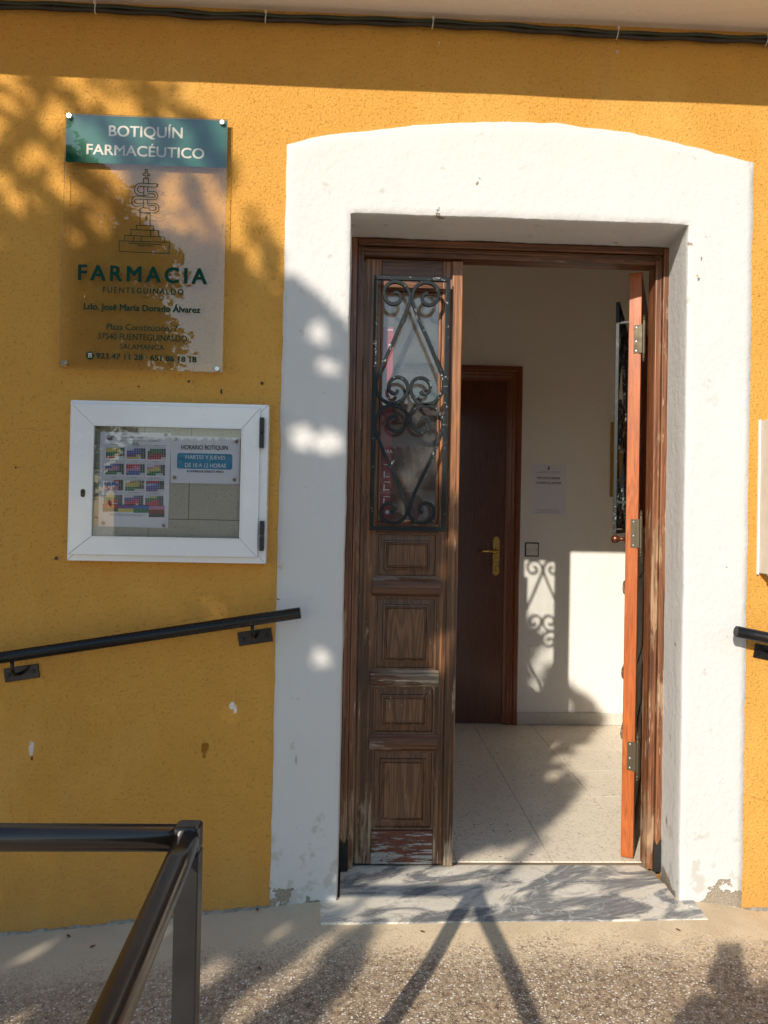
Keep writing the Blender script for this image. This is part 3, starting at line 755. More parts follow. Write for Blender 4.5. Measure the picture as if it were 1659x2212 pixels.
def leaf(root, x0, x1, yf, origin, gx0, gx1, fresh, name_label):
    """panelled leaf, closed position, front face at yf; every rail, stile and panel its own piece"""
    th = .042; yb = yf + th
    sw = .056 if x1 - x0 < .4 else .085
    a, b = x0 + sw, x1 - sw * (.95 if x1 - x0 < .4 else 1)
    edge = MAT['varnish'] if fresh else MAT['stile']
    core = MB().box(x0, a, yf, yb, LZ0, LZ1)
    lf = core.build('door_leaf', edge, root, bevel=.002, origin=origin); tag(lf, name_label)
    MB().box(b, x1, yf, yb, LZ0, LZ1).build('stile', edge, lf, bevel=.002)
    g = .0006
    zs = [LZ0, .150, .160, .404 + .02, .459, .639 + .02, .694, .94, .994, 1.150, 1.20]
    # rails: bottom, three between panels, lock rail under the glass, top rail
    MB().box(a + g, b - g, yf - .004, yb, LZ0, .148).build('kick_board', MAT['kick'], lf, bevel=.002)
    for z0, z1 in ((.428, .462), (.646, .680), (.952, .993)):
        m = MB()
        pr = [(yf + .001, z0 - .012), (yf - .004, z0 - .006), (yf - .011, z0), (yf - .013, (z0 + z1) / 2), (yf - .011, z1), (yf - .004, z1 + .006), (yf + .001, z1 + .012), (yb, z1 + .012), (yb, z0 - .012)]
        m.add([(a - .012, y, z) for y, z in pr] + [(b + .010, y, z) for y, z in pr], [tuple(range(9)), tuple(reversed(range(9, 18)))] + [(i, i + 9, (i + 1) % 9 + 9, (i + 1) % 9) for i in range(9)])
        m.build('rail', MAT['rail'], lf, bevel=.001)
    MB().box(a + g, b - g, yf - .001, yb, 1.160, 1.192).build('rail', MAT['rail'], lf, bevel=.002)
    MB().box(a + g, b - g, yf, yb, 1.985, LZ1).build('top_rail', MAT['varnish' if False else 'frame_wood_h'], lf, bevel=.002)
    # raised panels
    for z0, z1 in ((.150, .416), (.474, .634), (.692, .940), (1.005, 1.158)):
        m = MB(); A, B = a + g, b - g
        def step(d0, y0, d1, y1):
            P = [(A + d0, z0 + d0), (B - d0, z0 + d0), (B - d0, z1 - d0), (A + d0, z1 - d0)]; Q = [(A + d1, z0 + d1), (B - d1, z0 + d1), (B - d1, z1 - d1), (A + d1, z1 - d1)]
            m.add([(x, y0, z) for x, z in P] + [(x, y1, z) for x, z in Q], [(i, (i + 1) % 4, (i + 1) % 4 + 4, i + 4) for i in range(4)])
        step(0, yf + .002, .006, yf + .003); step(.006, yf + .003, .008, yf + .010); step(.008, yf + .010, .026, yf + .008)
        step(.026, yf + .008, .028, yf + .002); step(.028, yf + .002, .033, yf + .001); step(.033, yf + .001, .036, yf + .007); step(.036, yf + .007, .040, yf + .007); step(.040, yf + .007, .042, yf + .003)
        m.mi = 1
        m.add([(A + .042, yf + .003, z0 + .042), (B - .042, yf + .003, z0 + .042), (B - .042, yf + .003, z1 - .042), (A + .042, yf + .003, z1 - .042)], [(0, 1, 2, 3)])
        m.mi = 0
        m.add([(A, yb - .004, z0), (B, yb - .004, z0), (B, yb - .004, z1), (A, yb - .004, z1)], [(0, 3, 2, 1)])
        m.build('panel', [MAT['panel'], MAT['field']], lf, fixn=False)
    # glass, its beading
    gz0, gz1 = 1.192, 1.985
    MB().box(a + g, b - g, yf + .020, yf + .024, gz0 + g, gz1 - g).build('glass_pane', MAT['glass'], lf)
    m = MB()
    for (p, q, r_, s_) in ((a + g, a + .010, gz0 + g, gz1 - g), (b - .010, b - g, gz0 + g, gz1 - g), (a + .0103, b - .0103, gz0 + g, gz0 + .010), (a + .0103, b - .0103, gz1 - .010, gz1 - g)):
        m.box(p, q, yf + .006, yf + .0195, r_, s_)
    m.build('glazing_bead', MAT['frame_wood'], lf, bevel=.003)
    grille(lf, gx0, gx1, yf - .045, yf, (gx1 - gx0) / .255, (gx0 + gx1) / 2)
    return lf

def entrance():
    root = thing('entrance_door', 'weathered brown wooden double door, one leaf open inwards, with scrolled iron grilles', 'door', (.5, .22, FZ))
    # frame: a proud outer band, a stepped moulding
    def jamb(xo, s):
        m = MB()
        X = sorted((xo, xo + s * .024)); m.box(X[0], X[1], .186, .262, FZ + .003, 2.150)
        X = sorted((xo + s * .0242, xo + s * .046)); m.box(X[0], X[1], .198, .262, FZ + .003, 2.128)
        m.build('frame_jamb', MAT['frame_wood'], root, bevel=.003)
        X = sorted((xo + s * .0255, xo + s * .033))
        MB().box(X[0], X[1], .193, .1979, FZ + .003, 2.122).build('frame_bead', MAT['frame_wood'], root, bevel=.002)
    jamb(-.034, 1); jamb(1.060, -1)
    m = MB(); m.box(-.0098, 1.0358, .1862, .262, 2.1262, 2.150); m.box(.0122, 1.0138, .198, .262, 2.094, 2.126)
    m.build('frame_head', MAT['frame_wood_h'], root, bevel=.003)
    MB().box(-.001, 1.027, .193, .1979, 2.110, 2.1185).build('frame_bead', MAT['frame_wood_h'], root, bevel=.002)
    # black metal shoes at the foot of the jambs
    for x0, x1, y0 in ((-.031, -.004, .179), (1.030, 1.054, .178)):
        m = MB(); hs = .112
        m.prism([(x0, FZ + .003), (x1, FZ + .003), (x1, FZ + hs), ((x0 + x1) / 2, FZ + hs * .80), (x0, FZ + hs)], y0, y0 + .0065)
        m.build('metal_shoe', MAT['iron_shoe'], root, bevel=.001)
    # fixed narrow leaf with cover strip, all in place
    l = leaf(root, .016, .336, .221, (.02, .25, LZ0), .046, .301, False, 'closed narrow leaf with peeling lower panels')
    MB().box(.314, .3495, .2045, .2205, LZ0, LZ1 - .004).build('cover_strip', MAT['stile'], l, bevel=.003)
    MB().box(.3362, .3498, .2207, .262, LZ0, LZ1 - .004).build('leaf_edge', MAT['varnish'], l, bevel=.002)
    # red and white notice stuck behind the glass
    y = .2462
    rb = MB(); rb.box(.078, .118, y, y + .0008, 1.205, 1.865)
    rs = rb.build('red_sticker', MAT['poster'], l)
    mk = MB(); rr = random.Random(5)
    for z in (1.855, 1.62, 1.39, 1.33, 1.28): mk.box(.094, .116, y - .0006, y - .0002, z, z + .0022)
    for z in (1.255, 1.30, 1.345): mk.box(.0935, .0975, y - .0006, y - .0002, z, z + rr.uniform(.012, .026)); mk.box(.100, .113, y - .0006, y - .0002, z + .003, z + .006)
    mk.lathe((.108, y - .0002, 1.228), (0, -1, 0), [(0, .0075), (.0004, .0075)], 16)
    mk.build('white_marks', MAT['white_print'], l)
    lettering('white_lettering', 'ASA', (828, 978), (848, 979), .011, MAT['white_print'], l, y - .0006, .01)
    lettering('white_lettering', 'R', (840, 752), (849, 753), .014, MAT['white_print'], l, y - .0006, .01)
    # wide leaf, hinged right, swung inwards past square
    hx, hy = .9925, .264
    r = leaf(root, .352, hx, .221, (hx, hy, LZ0), .43, .905, True, 'wide leaf swung open inwards, showing its orange varnished edge')
    m = MB(); m.box(hx - .010, hx + .0004, .2215, .2625, LZ0 + .001, LZ1 - .001)
    m.build('hinge_edge', MAT['varnish'], r, bevel=.001)
    # hinges let into the edge: plate, screws, finial knuckle
    for zc in (1.855, 1.17, .39):
        h = MB(); h.box(hx + .0004, hx + .0022, .238, .256, zc - .050, zc + .050); ho = h.build('hinge', MAT['hinge'], r, bevel=.0008)
        for dz in (-.041, -.008, .041): s = MB(); screw(s, (hx + .0022, .247, zc + dz), .0036, (1, 0, 0)); s.build('hinge_screw', MAT['steel'], r)
        kn = MB(); kn.lathe((hx + .006, .272, zc - .082), (0, 0, 1), [(0, .002), (.004, .005), (.008, .003), (.014, .006), (.018, .004), (.024, .0045), (.03, .0058), (.134, .0058), (.14, .0045), (.146, .004), (.150, .006), (.156, .003), (.160, .005), (.164, .002)], 12)
        kn.box(hx + .001, hx + .006, .256, .268, zc - .050, zc + .050)
        kn.build('hinge_knuckle', MAT['hinge'], r, smooth=False)
    # knob on the street side of the leaf
    kb = MB(); kb.lathe((.93, .221, 1.148), (0, -1, 0), [(0, .016), (.004, .016), (.006, .007), (.024, .007), (.030, .013), (.040, .016), (.050, .013), (.054, .004)], 14)
    kb.build('knob', MAT['bronze'], r, smooth=True)
    r.rotation_euler = (0, 0, math.radians(-114.0))
entrance()

# ------------------------------------------------------------------ indoor door, notice, switch
def indoor():
    Y = RY1; zt = at(1128, 793, Y).z; zl = at(1095, 823, Y).z - .004
    root = thing('indoor_door', 'plain dark brown wooden door with brass lever handle inside the entrance hall', 'door', (.5, Y, FZ))
    xr, xl = .958, .03
    MB().box(xl + .095, .8675, Y - .012, Y + .03 - .03 - .001, FZ + .006, zl).build('door_leaf', MAT['indoor'], root, bevel=.001)
    for s, X in ((1, xr), (-1, xl)):
        m = MB(); w = .0895
        pr = [(0, .0), (0, -.020), (.006, -.026), (.026, -.026), (.032, -.019), (.040, -.022), (.052, -.018), (.058, -.021), (.074, -.016), (w, -.015), (w, 0)]
        pr = [(X - s * a, Y + b - .0005) for a, b in pr]; n = len(pr); mit = [(abs(X - p[0])) for p in pr]
        m.add([(p[0], p[1], FZ + .002) for p in pr] + [(p[0], p[1], zt - d) for p, d in zip(pr, mit)], [tuple(range(n)), tuple(reversed(range(n, 2 * n)))] + [(i, i + n, (i + 1) % n + n, (i + 1) % n) for i in range(n)])
        m.build('architrave', MAT['indoor_trim'], root)
    m = MB(); pr = [(0, .0), (0, -.020), (.006, -.026), (.026, -.026), (.032, -.019), (.040, -.022), (.052, -.018), (.058, -.021), (.074, -.016), (.0895, -.015), (.0895, 0)]; n = len(pr)
    m.add([(xl + a, Y + b - .0005, zt - a) for a, b in pr] + [(xr - a, Y + b - .0005, zt - a) for a, b in pr], [tuple(range(n)), tuple(reversed(range(n, 2 * n)))] + [(i, i + n, (i + 1) % n + n, (i + 1) % n) for i in range(n)])
    m.build('architrave', MAT['indoor_trim'], root)
    c = at(1071.5, 1200, Y - .013)
    x, z = c.x, c.z; zt2, zb = at(1071, 1158, Y).z, at(1071, 1243, Y).z
    m = MB(); m.prism([(x - .020, zb + .014), (x - .011, zb + .005), (x, zb), (x + .011, zb + .005), (x + .020, zb + .014), (x + .020, zt2 - .014), (x + .011, zt2 - .005), (x, zt2), (x - .011, zt2 - .005), (x - .020, zt2 - .014)], Y - .017, Y - .0122)
    ep = m.build('handle_plate', MAT['brass'], root, bevel=.0015)
    zz = at(1071, 1190, Y).z
    m = MB(); m.tube([(x, Y - .017, zz), (x, Y - .052, zz), (x - .014, Y - .060, zz), (x - .05, Y - .062, zz + .001), (x - .085, Y - .060, zz - .002), (x - .100, Y - .056, zz)], [.009, .009, .009, .007, .0085, .006], 10)
    m.build('lever', MAT['brass'], ep, smooth=True)
indoor()

def hall_notice():
    Y = RY1 - .0012
    a = at(1147, 1003, Y); x0, x1 = a.x + .001, a.x + .208; z1 = a.z; z0 = z1 - .294
    root = thing('paper_notice', 'white printed sheet asking visitors to close the door, on the hall wall', 'notice', (x0, Y, z0))
    mb = MB(); N = 8
    for i in range(N + 1):
        for j in range(N + 1):
            u, v = i / N, j / N; lift = .0015 * (abs(u - .5) * 2) ** 4 + .001 * math.sin(v * 7)
            mb.v.append(Vector((x0 + u * (x1 - x0), Y - .0012 - abs(lift), z0 + v * (z1 - z0))))
    for i in range(N):
        for j in range(N): k = i * (N + 1) + j; mb.f.append([k, k + N + 1, k + N + 2, k + 1]); mb.m.append(0)
    mb.build('sheet', MAT['paper'], root, smooth=True, fixn=False)
    Yp = Y - .0048
    T = lambda q: Vector((x0 + q[0] * (x1 - x0), Yp, z1 - q[1] * .294))
    for (u0, u1, v) in ((.14, .86, .163), (.14, .86, .90), (.14, .86, .955), (.17, .82, .290), (.14, .86, .386)):
        pr = MB(); stroke(pr, [T((u0, v)), T((u1, v))], .0013, Yp); pr.build('ruled_line', MAT['inkgrey'], root)
    # little coat of arms: shield under a crown
    cm = MB(); c = T((.5, .075))
    def P(l): return [(c.x + x, c.z + z) for x, z in l]
    cm.prism(P([(-.005, .002), (-.005, -.005), (0, -.010), (.005, -.005), (.005, .002)]), Yp - .0002, Yp)
    cm.prism(P([(-.006, .004), (.006, .004), (.007, .011), (.0035, .007), (0, .013), (-.0035, .007), (-.007, .011)]), Yp - .0002, Yp)
    cm.build('crest', MAT['ink'], root)
    for t, u0, u1, v, cap, mat, off in (('AYUNTAMIENTO DE FUENTEGUINALDO', .20, .80, .145, .004, 'inkgrey', 0), ('POR FAVOR CIERREN', .17, .82, .280, .0092, 'ink', .04), ('LA PUERTA AL ENTRAR', .14, .86, .376, .0092, 'ink', .04), ('PLAZA MAYOR - FUENTEGUINALDO', .22, .80, .935, .0045, 'inkgrey', 0)):
        lettering('lettering', t, (u0, v), (u1, v), cap, MAT[mat], root, Yp, off, T=T)
hall_notice()

def light_switch():
    Y = RY1; a, b = at(1133.5, 1173, Y), at(1163.5, 1201, Y); cx, cz = (a.x + b.x) / 2, (a.z + b.z) / 2; h = .0415
    root = thing('light_switch', 'square cream light switch with thick black rim beside the indoor door', 'switch', (cx, Y, cz))
    MB().box(cx - h, cx + h, Y - .007, Y - .0003, cz - h, cz + h).build('rim', MAT['black'], root, bevel=.006, seg=3)
    MB().box(cx - h + .007, cx + h - .007, Y - .0105, Y - .0072, cz - h + .007, cz + h - .007).build('plate', MAT['switch'], root, bevel=.003)
    MB().box(cx - .0085, cx + .0085, Y - .014, Y - .0106, cz - .017, cz + .017).build('rocker', MAT['switch'], root, bevel=.0025)
    for s in (-1, 1): m = MB(); screw(m, (cx + s * .025, Y - .0106, cz), .003); m.build('screw', MAT['bronze'], root)
light_switch()
def ochre():
    a, b = at(1319, 912, RY1), at(1400, 1075, RY1)
    o = MB().box(a.x, b.x, RY1 - .012, RY1 - .0005, b.z, a.z).build('wall_board', MAT['ochre'], bevel=.002)
    tag(o, 'narrow edge of an ochre board on the hall wall, behind the open leaf', 'board')
ochre()

# ------------------------------------------------------------------ pharmacy plaque
Z2 = lambda x, y: ((140 + x / 3.302) / 1.15732, (270 + y / 3.302) / 1.15732)
def plaque():
    Yf = -.024; Yp = Yf - .0004
    TL, TR, BL, BR = (at(*q, Yf) for q in ((139.5, 243.5), (491, 258.5), (130.5, 794.5), (481, 804.5)))
    x0, x1, z0, z1 = (TL.x + BL.x) / 2, (TR.x + BR.x) / 2, (BL.z + BR.z) / 2, (TL.z + TR.z) / 2
    root = thing('pharmacy_sign', 'clear acrylic pharmacy plaque with green header band, on the left wall above the notice cabinet', 'sign', ((x0 + x1) / 2, -.02, z0))
    mb = MB(); mb.box(x0, x1, Yf, Yf + .004, z0, z1)
    mb.m = [0, 0, 0, 0, 0, 0]
    for i, f in enumerate(mb.f): mb.m[i] = 0 if i in (2, 4) else 1
    mb.build('acrylic_panel', [MAT['acrylic'], MAT['acrylic_edge']], root)
    zb = (at(138, 346, Yf).z + at(489, 363, Yf).z) / 2
    # print on the back of the panel
    Yb = Yf + .0044
    MB().box(x0 + .0015, x1 - .0015, Yb, Yb + .0004, zb, z1 - .0015).build('header_band', MAT['green'], root)
    Q = lambda p: at(*Z2(*p), Yf)
    L = lambda t, a, b, cap, mat, off=0., sp=1., Y=Yp: lettering('lettering', t, Z2(*a), Z2(*b), cap, MAT[mat], root, Y, off, sp)
    k = 1 / 3.302 / 1.15732 / 715                   # metres per sheet unit on this wall
    L('BOTIQUÍN', (437, 231), (1043, 250), 88 * k, 'cream', .022, 1.0, Yf + .0043)
    L('FARMACÉUTICO', (253, 380), (1222, 419), 84 * k, 'cream', .022, 1.0, Yf + .0043)
    L('FARMACIA', (185, 1417), (1240, 1451), 124 * k, 'dgreen', .042, 1.35)
    L('FUENTEGUINALDO', (388, 1522), (1050, 1541), 46 * k, 'dgreen', .028, 1.3)
    L('Ldo. José María Dorado Álvarez', (230, 1660), (1188, 1691), 50 * k, 'dgreen', .045)
    L('Plaza Constitución, 7', (418, 1828), (1003, 1847), 50 * k, 'dgreen', .015)
    L('37540 FUENTEGUINALDO', (345, 1905), (1080, 1930), 50 * k, 'dgreen', .015)
    L('SALAMANCA', (525, 1988), (893, 1999), 42 * k, 'dgreen', .015)
    L('923 47 11 28 · 651 86 18 18', (332, 2066), (1157, 2099), 44 * k, 'dgreen', .045)
    # telephone roundel
    c = Q((281, 2043)); m = MB(); m.lathe(c + Vector((0, -.0002, 0)), (0, -1, 0), [(0, 33 * k), (.0003, 33 * k)], 28); m.build('phone_roundel', MAT['dgreen'], root)
    m = MB(); u = k
    m.prism([(c.x - 15 * u, c.z - 17 * u), (c.x + 15 * u, c.z - 17 * u), (c.x + 15 * u, c.z + 4 * u), (c.x + 7 * u, c.z + 9 * u), (c.x - 7 * u, c.z + 9 * u), (c.x - 15 * u, c.z + 4 * u)], c.y - .0010, c.y - .0006)
    m.prism([(c.x - 19 * u, c.z + 12 * u), (c.x + 19 * u, c.z + 12 * u), (c.x + 15 * u, c.z + 20 * u), (c.x - 15 * u, c.z + 20 * u)], c.y - .0010, c.y - .0006)
    m.build('phone_symbol', MAT['cream'], root)
    m = MB(); m.lathe((c.x, c.y - .0011, c.z - 6 * u), (0, -1, 0), [(0, 7 * u), (.0002, 7 * u)], 14); m.build('phone_dial', MAT['dgreen'], root)
    # line drawing: stepped base, column, snake round a cross
    lines = [
      [(522, 1097), (937, 1110), (933, 1202), (522, 1185), (522, 1097)], [(566, 1095), (567, 1052), (897, 1066), (895, 1108)], [(643, 1056), (642, 1098)], [(704, 1058), (703, 1100)],
      [(620, 1052), (620, 1003), (848, 1013), (847, 1062)], [(783, 1011), (782, 1060)], [(664, 1003), (664, 968), (805, 974), (804, 1010)], [(694, 966), (694, 862)], [(776, 970), (777, 872)],
      [(600, 1116), (868, 1128)], [(672, 1134), (803, 1141)], [(752, 885), (752, 918)], [(743, 898), (743, 930)],
      [(700, 830), (712, 824), (768, 828), (774, 836)], [(680, 848), (700, 862), (776, 872)], [(700, 830), (688, 842), (700, 852)],
      [(722, 582), (722, 622)], [(764, 584), (764, 626)], [(722, 582), (764, 584)],
      [(737, 582), (737, 558), (719, 556), (719, 541), (737, 541), (737, 508), (752, 508), (752, 542), (769, 544), (769, 558), (752, 557), (752, 583)],
      [(725, 648), (725, 728)], [(756, 652), (756, 690)], [(724, 762), (724, 822)], [(756, 756), (756, 790)]]
    def arc(cx, cy, r, a0, a1, n=12): return [(cx + r * math.cos(math.radians(a0 + (a1 - a0) * i / n)), cy - r * math.sin(math.radians(a0 + (a1 - a0) * i / n))) for i in range(n + 1)]
    lines += [[(843, 632), (826, 626)] + [(700, 621)] + arc(697, 672, 50, 90, 270) + [(755, 722)],
              [(843, 642), (825, 654)] + [(700, 648)] + arc(698, 672, 25, 90, 270) + [(724, 699)],
              [(826, 626), (838, 634), (825, 654)],
              [(757, 690), (804, 691)] + arc(806, 724, 34, 90, -90) + [(670, 752)] + arc(668, 770, 18, 100, 260) + [(722, 787)],
              [(757, 708), (802, 708)] + arc(804, 724, 15, 90, -90) + [(672, 729)] + arc(668, 769, 43, 95, 260) + [(722, 808)],
              [(757, 786), (808, 787)] + arc(810, 827, 40, 90, -90) + [(740, 864)],
              [(757, 806), (806, 806)] + arc(808, 826, 20, 90, -90) + [(776, 843)]]
    m = MB()
    for l in lines: stroke(m, [Q(p) + Vector((0, -.0005, 0)) for p in l], .0023, Yp)
    m.build('line_drawing', MAT['dgreen'], root, fixn=False)
    for px, py in ((149.5, 250.5), (480, 264.5), (138, 783.5), (469, 796.5)):
        c = at(px, py, Yf - .003)
        m = MB(); m.lathe((c.x, 0, c.z), (0, -1, 0), [(0, .0055), (-Yf - .0045, .0055)], 14); sp = m.build('standoff', MAT['steel'], root)
        m = MB(); m.lathe((c.x, Yf - .0003, c.z), (0, -1, 0), [(0, .0078), (.005, .0078), (.0062, .0066)], 18); m.build('standoff_cap', MAT['steel'], sp, smooth=False)
plaque()

# ------------------------------------------------------------------ notice cabinet with its papers
Z3 = lambda x, y: ((150 + x / 3.0164) / 1.15732, (980 + y / 3.0164) / 1.15732)
def cabinet():
    Y0 = -.050
    A = [at(*q, Y0) for q in ((152, 860), (579, 877), (574, 1219), (142, 1210))]
    x0 = (A[0].x + A[3].x) / 2; x1 = (A[1].x + A[2].x) / 2; z1 = (A[0].z + A[1].z) / 2; z0 = (A[2].z + A[3].z) / 2
    root = thing('notice_cabinet', 'white aluminium notice cabinet with glass door, below the pharmacy plaque', 'notice cabinet', ((x0 + x1) / 2, 0, z0))
    w = .014
    def mitred(nm, X0, X1, Z0, Z1, wd, ya, yb, mats, parent, bv=.0012):
        out = [(X0, Z0), (X1, Z0), (X1, Z1), (X0, Z1)]; inn = [(X0 + wd, Z0 + wd), (X1 - wd, Z0 + wd), (X1 - wd, Z1 - wd), (X0 + wd, Z1 - wd)]
        g = .0004
        for i in range(4):
            j = (i + 1) % 4; a, b, c, d = Vector(out[i]), Vector(out[j]), Vector(inn[j]), Vector(inn[i])
            t = (b - a).normalized() * g
            MB().prism([tuple(a + t), tuple(b - t), tuple(c - t), tuple(d + t)], ya, yb).build(nm, mats, parent, bevel=bv)
    # shallow case and its rim, then the door in front of it
    mitred('case_profile', x0, x1, z0, z1, .030, Y0 + .006, -.0008, MAT['alu'], root)
    dx0, dx1, dz0, dz1 = x0 + .014 - .014, x1 - .020, z0 + .016, z1 - .0005
    door = thing('x', '', '', (dx0, Y0, dz0)); bpy.data.objects.remove(door)
    D = [at(*Z3(*q), Y0 - .004) for q in ((98, 78), (1508, 150), (1490, 1245), (98, 1228))]
    dx0, dx1, dz0, dz1 = x0 + .008, (D[1].x + D[2].x) / 2, (D[2].z + D[3].z) / 2, z1 - .012
    G = [at(*Z3(*q), Y0 - .004) for q in ((258, 250), (1370, 285), (1352, 1105), (240, 1085))]
    gx0, gx1, gz1, gz0 = (G[0].x + G[3].x) / 2, (G[1].x + G[2].x) / 2, (G[0].z + G[1].z) / 2, (G[2].z + G[3].z) / 2
    out = [(dx0, dz0), (dx1, dz0), (dx1, dz1), (dx0, dz1)]; inn = [(gx0, gz0), (gx1, gz0), (gx1, gz1), (gx0, gz1)]
    for i in range(4):
        j = (i + 1) % 4; a, b, c, d = Vector(out[i]), Vector(out[j]), Vector(inn[j]), Vector(inn[i]); t = (b - a).normalized() * .0004
        MB().prism([tuple(a + t), tuple(b - t), tuple(c - t), tuple(d + t)], Y0 - .006, Y0 + .0055).build('door_profile', MAT['alu'], root, bevel=.0016)
    # raised lip round the outer case, glass bead
    m = MB(); bw = .0035
    for (p, q, r_, s_) in ((gx0 - bw, gx0, gz0 - bw, gz1 + bw), (gx1, gx1 + bw, gz0 - bw, gz1 + bw), (gx0, gx1, gz0 - bw, gz0), (gx0, gx1, gz1, gz1 + bw)): m.box(p, q, Y0 - .0085, Y0 - .006, r_, s_)
    m.build('glass_bead', MAT['alu'], root, bevel=.001)
    MB().box(gx0 + .0003, gx1 - .0003, Y0 - .002, Y0 + .001, gz0 + .0003, gz1 - .0003).build('glass_pane', MAT['cabglass'], root)
    # back of speckled blocks with dark joints
    bx0, bx1, bz0, bz1 = x0 + .031, x1 - .031, z0 + .031, z1 - .031
    MB().box(bx0, bx1, -.022, -.0009, bz0, bz1).build('backing', MAT['black'], root)
    jv = lambda x, y: at(*Z3(x, y), -.026)
    zr = [bz0 + .006, jv(660, 1030).z - .010 if False else jv(900, 960).z, jv(900, 960).z + .148, bz1 - .010]
    rows = [(bz0 + .004, zr[1], [bx0, jv(664, 1050).x, bx1]), (zr[1], zr[1] + .150, [bx0, jv(400, 800).x, jv(972, 830).x, bx1]), (zr[1] + .150, bz1 - .006, [bx0, jv(640, 320).x, jv(990, 320).x, bx1])]
    for z_0, z_1, xs in rows:
        for a, b in zip(xs[:-1], xs[1:]): MB().box(a + .0008, b - .0008, -.0265, -.0221, z_0 + .0008, z_1 - .0008).build('block', MAT['block'], root, bevel=.0006, seg=1)
    # hinges and lock
    for (ya, yb) in ((193, 422), (972, 1198)):
        p, q = at(*Z3(1527, ya), Y0 - .006), at(*Z3(1512, yb), Y0 - .006); cx = (at(*Z3(1528, ya), Y0 - .01).x + at(*Z3(1514, yb), Y0 - .01).x) / 2
        m = MB(); mid = (p.z + q.z) / 2; m.box(cx - .0065, cx + .0065, Y0 - .014, Y0 + .004, q.z, mid - .0008); h = m.build('hinge', MAT['black'], root, bevel=.002)
        MB().box(cx - .0065, cx + .0065, Y0 - .014, Y0 + .004, mid + .0008, p.z).build('hinge', MAT['black'], root, bevel=.002)
    c = at(*Z3(173, 762), Y0 - .006); pts = []
    for i in range(20):
        th = 2 * math.pi * i / 20; pts.append((c.x + .0065 * math.cos(th), c.z + math.copysign(.006, math.sin(th)) + .0062 * math.sin(th)))
    lk = MB().prism(pts, Y0 - .0085, Y0 - .006).build('lock', MAT['hinge'], root, bevel=.0008)
    m = MB(); m.lathe((c.x, Y0 - .0084, c.z + .004), (0, -1, 0), [(0, .0044), (.0015, .0044)], 14); m.box(c.x - .0008, c.x + .0008, Y0 - .0102, Y0 - .0098, c.z + .001, c.z + .007); m.build('key_slot', MAT['black'], lk)
    return Y0
cabinet()

def pin(root, p):
    m = MB(); m.lathe(p, (0, -1, 0), [(0, .002), (.0015, .0022), (.003, .0048), (.0055, .0055), (.0075, .0042), (.0085, .0015)], 14)
    m.build('push_pin', MAT['pin'], root, smooth=True)

def opening_hours():
    Y = -.0282; f = lambda x, y: at(*Z3(x, y), Y)
    c = [f(836, 330), f(1357, 345), f(1352, 695), f(834, 685)]
    root = thing('opening_hours_notice', 'small white landscape notice with blue box giving the opening hours, pinned in the cabinet', 'notice', c[3])
    m = MB(); m.add([c[3], c[2], c[1], c[0]] + [q + Vector((0, .0006, 0)) for q in (c[3], c[2], c[1], c[0])], [(0, 1, 2, 3), (7, 6, 5, 4), (0, 4, 5, 1), (1, 5, 6, 2), (2, 6, 7, 3), (3, 7, 4, 0)]); m.build('sheet', MAT['paper'], root)
    Yp = Y - .0006
    # rounded blue box
    a, b = at(*Z3(884, 452), Yp), at(*Z3(1298, 586), Yp); r = .006; x0, x1, z0, z1 = a.x, b.x, b.z, a.z - .003; pts = []
    for cx, cz, a0 in ((x1 - r, z0 + r, 270), (x1 - r, z1 - r, 0), (x0 + r, z1 - r, 90), (x0 + r, z0 + r, 180)):
        for i in range(6): th = math.radians(a0 + 18 * i); pts.append((cx + r * math.cos(th), cz + r * math.sin(th)))
    MB().prism(pts, Yp, Yp + .0002).build('blue_box', MAT['teal'], root)
    k = 1 / 3.0164 / 1.15732 / 705
    for t, p, q, cap, mt, off in (('HORARIO BOTIQUIN', (915, 432), (1265, 437), 32, 'ink', .022), ('MARTES Y JUEVES', (947, 505), (1247, 510), 29, 'white_print', 0.012), ('DE 10 A 12 HORAS', (943, 565), (1251, 571), 29, 'white_print', .012), ('EN HORARIO DE CONSULTA MEDICA', (956, 605), (1236, 610), 16, 'ink', .02)):
        lettering('lettering', t, Z3(*p), Z3(*q), cap * k, MAT[mt], root, Yp - .0004, off)
    for q in ((873, 354), (1331, 373), (866, 646), (1316, 662)): pin(root, f(*q))
opening_hours()

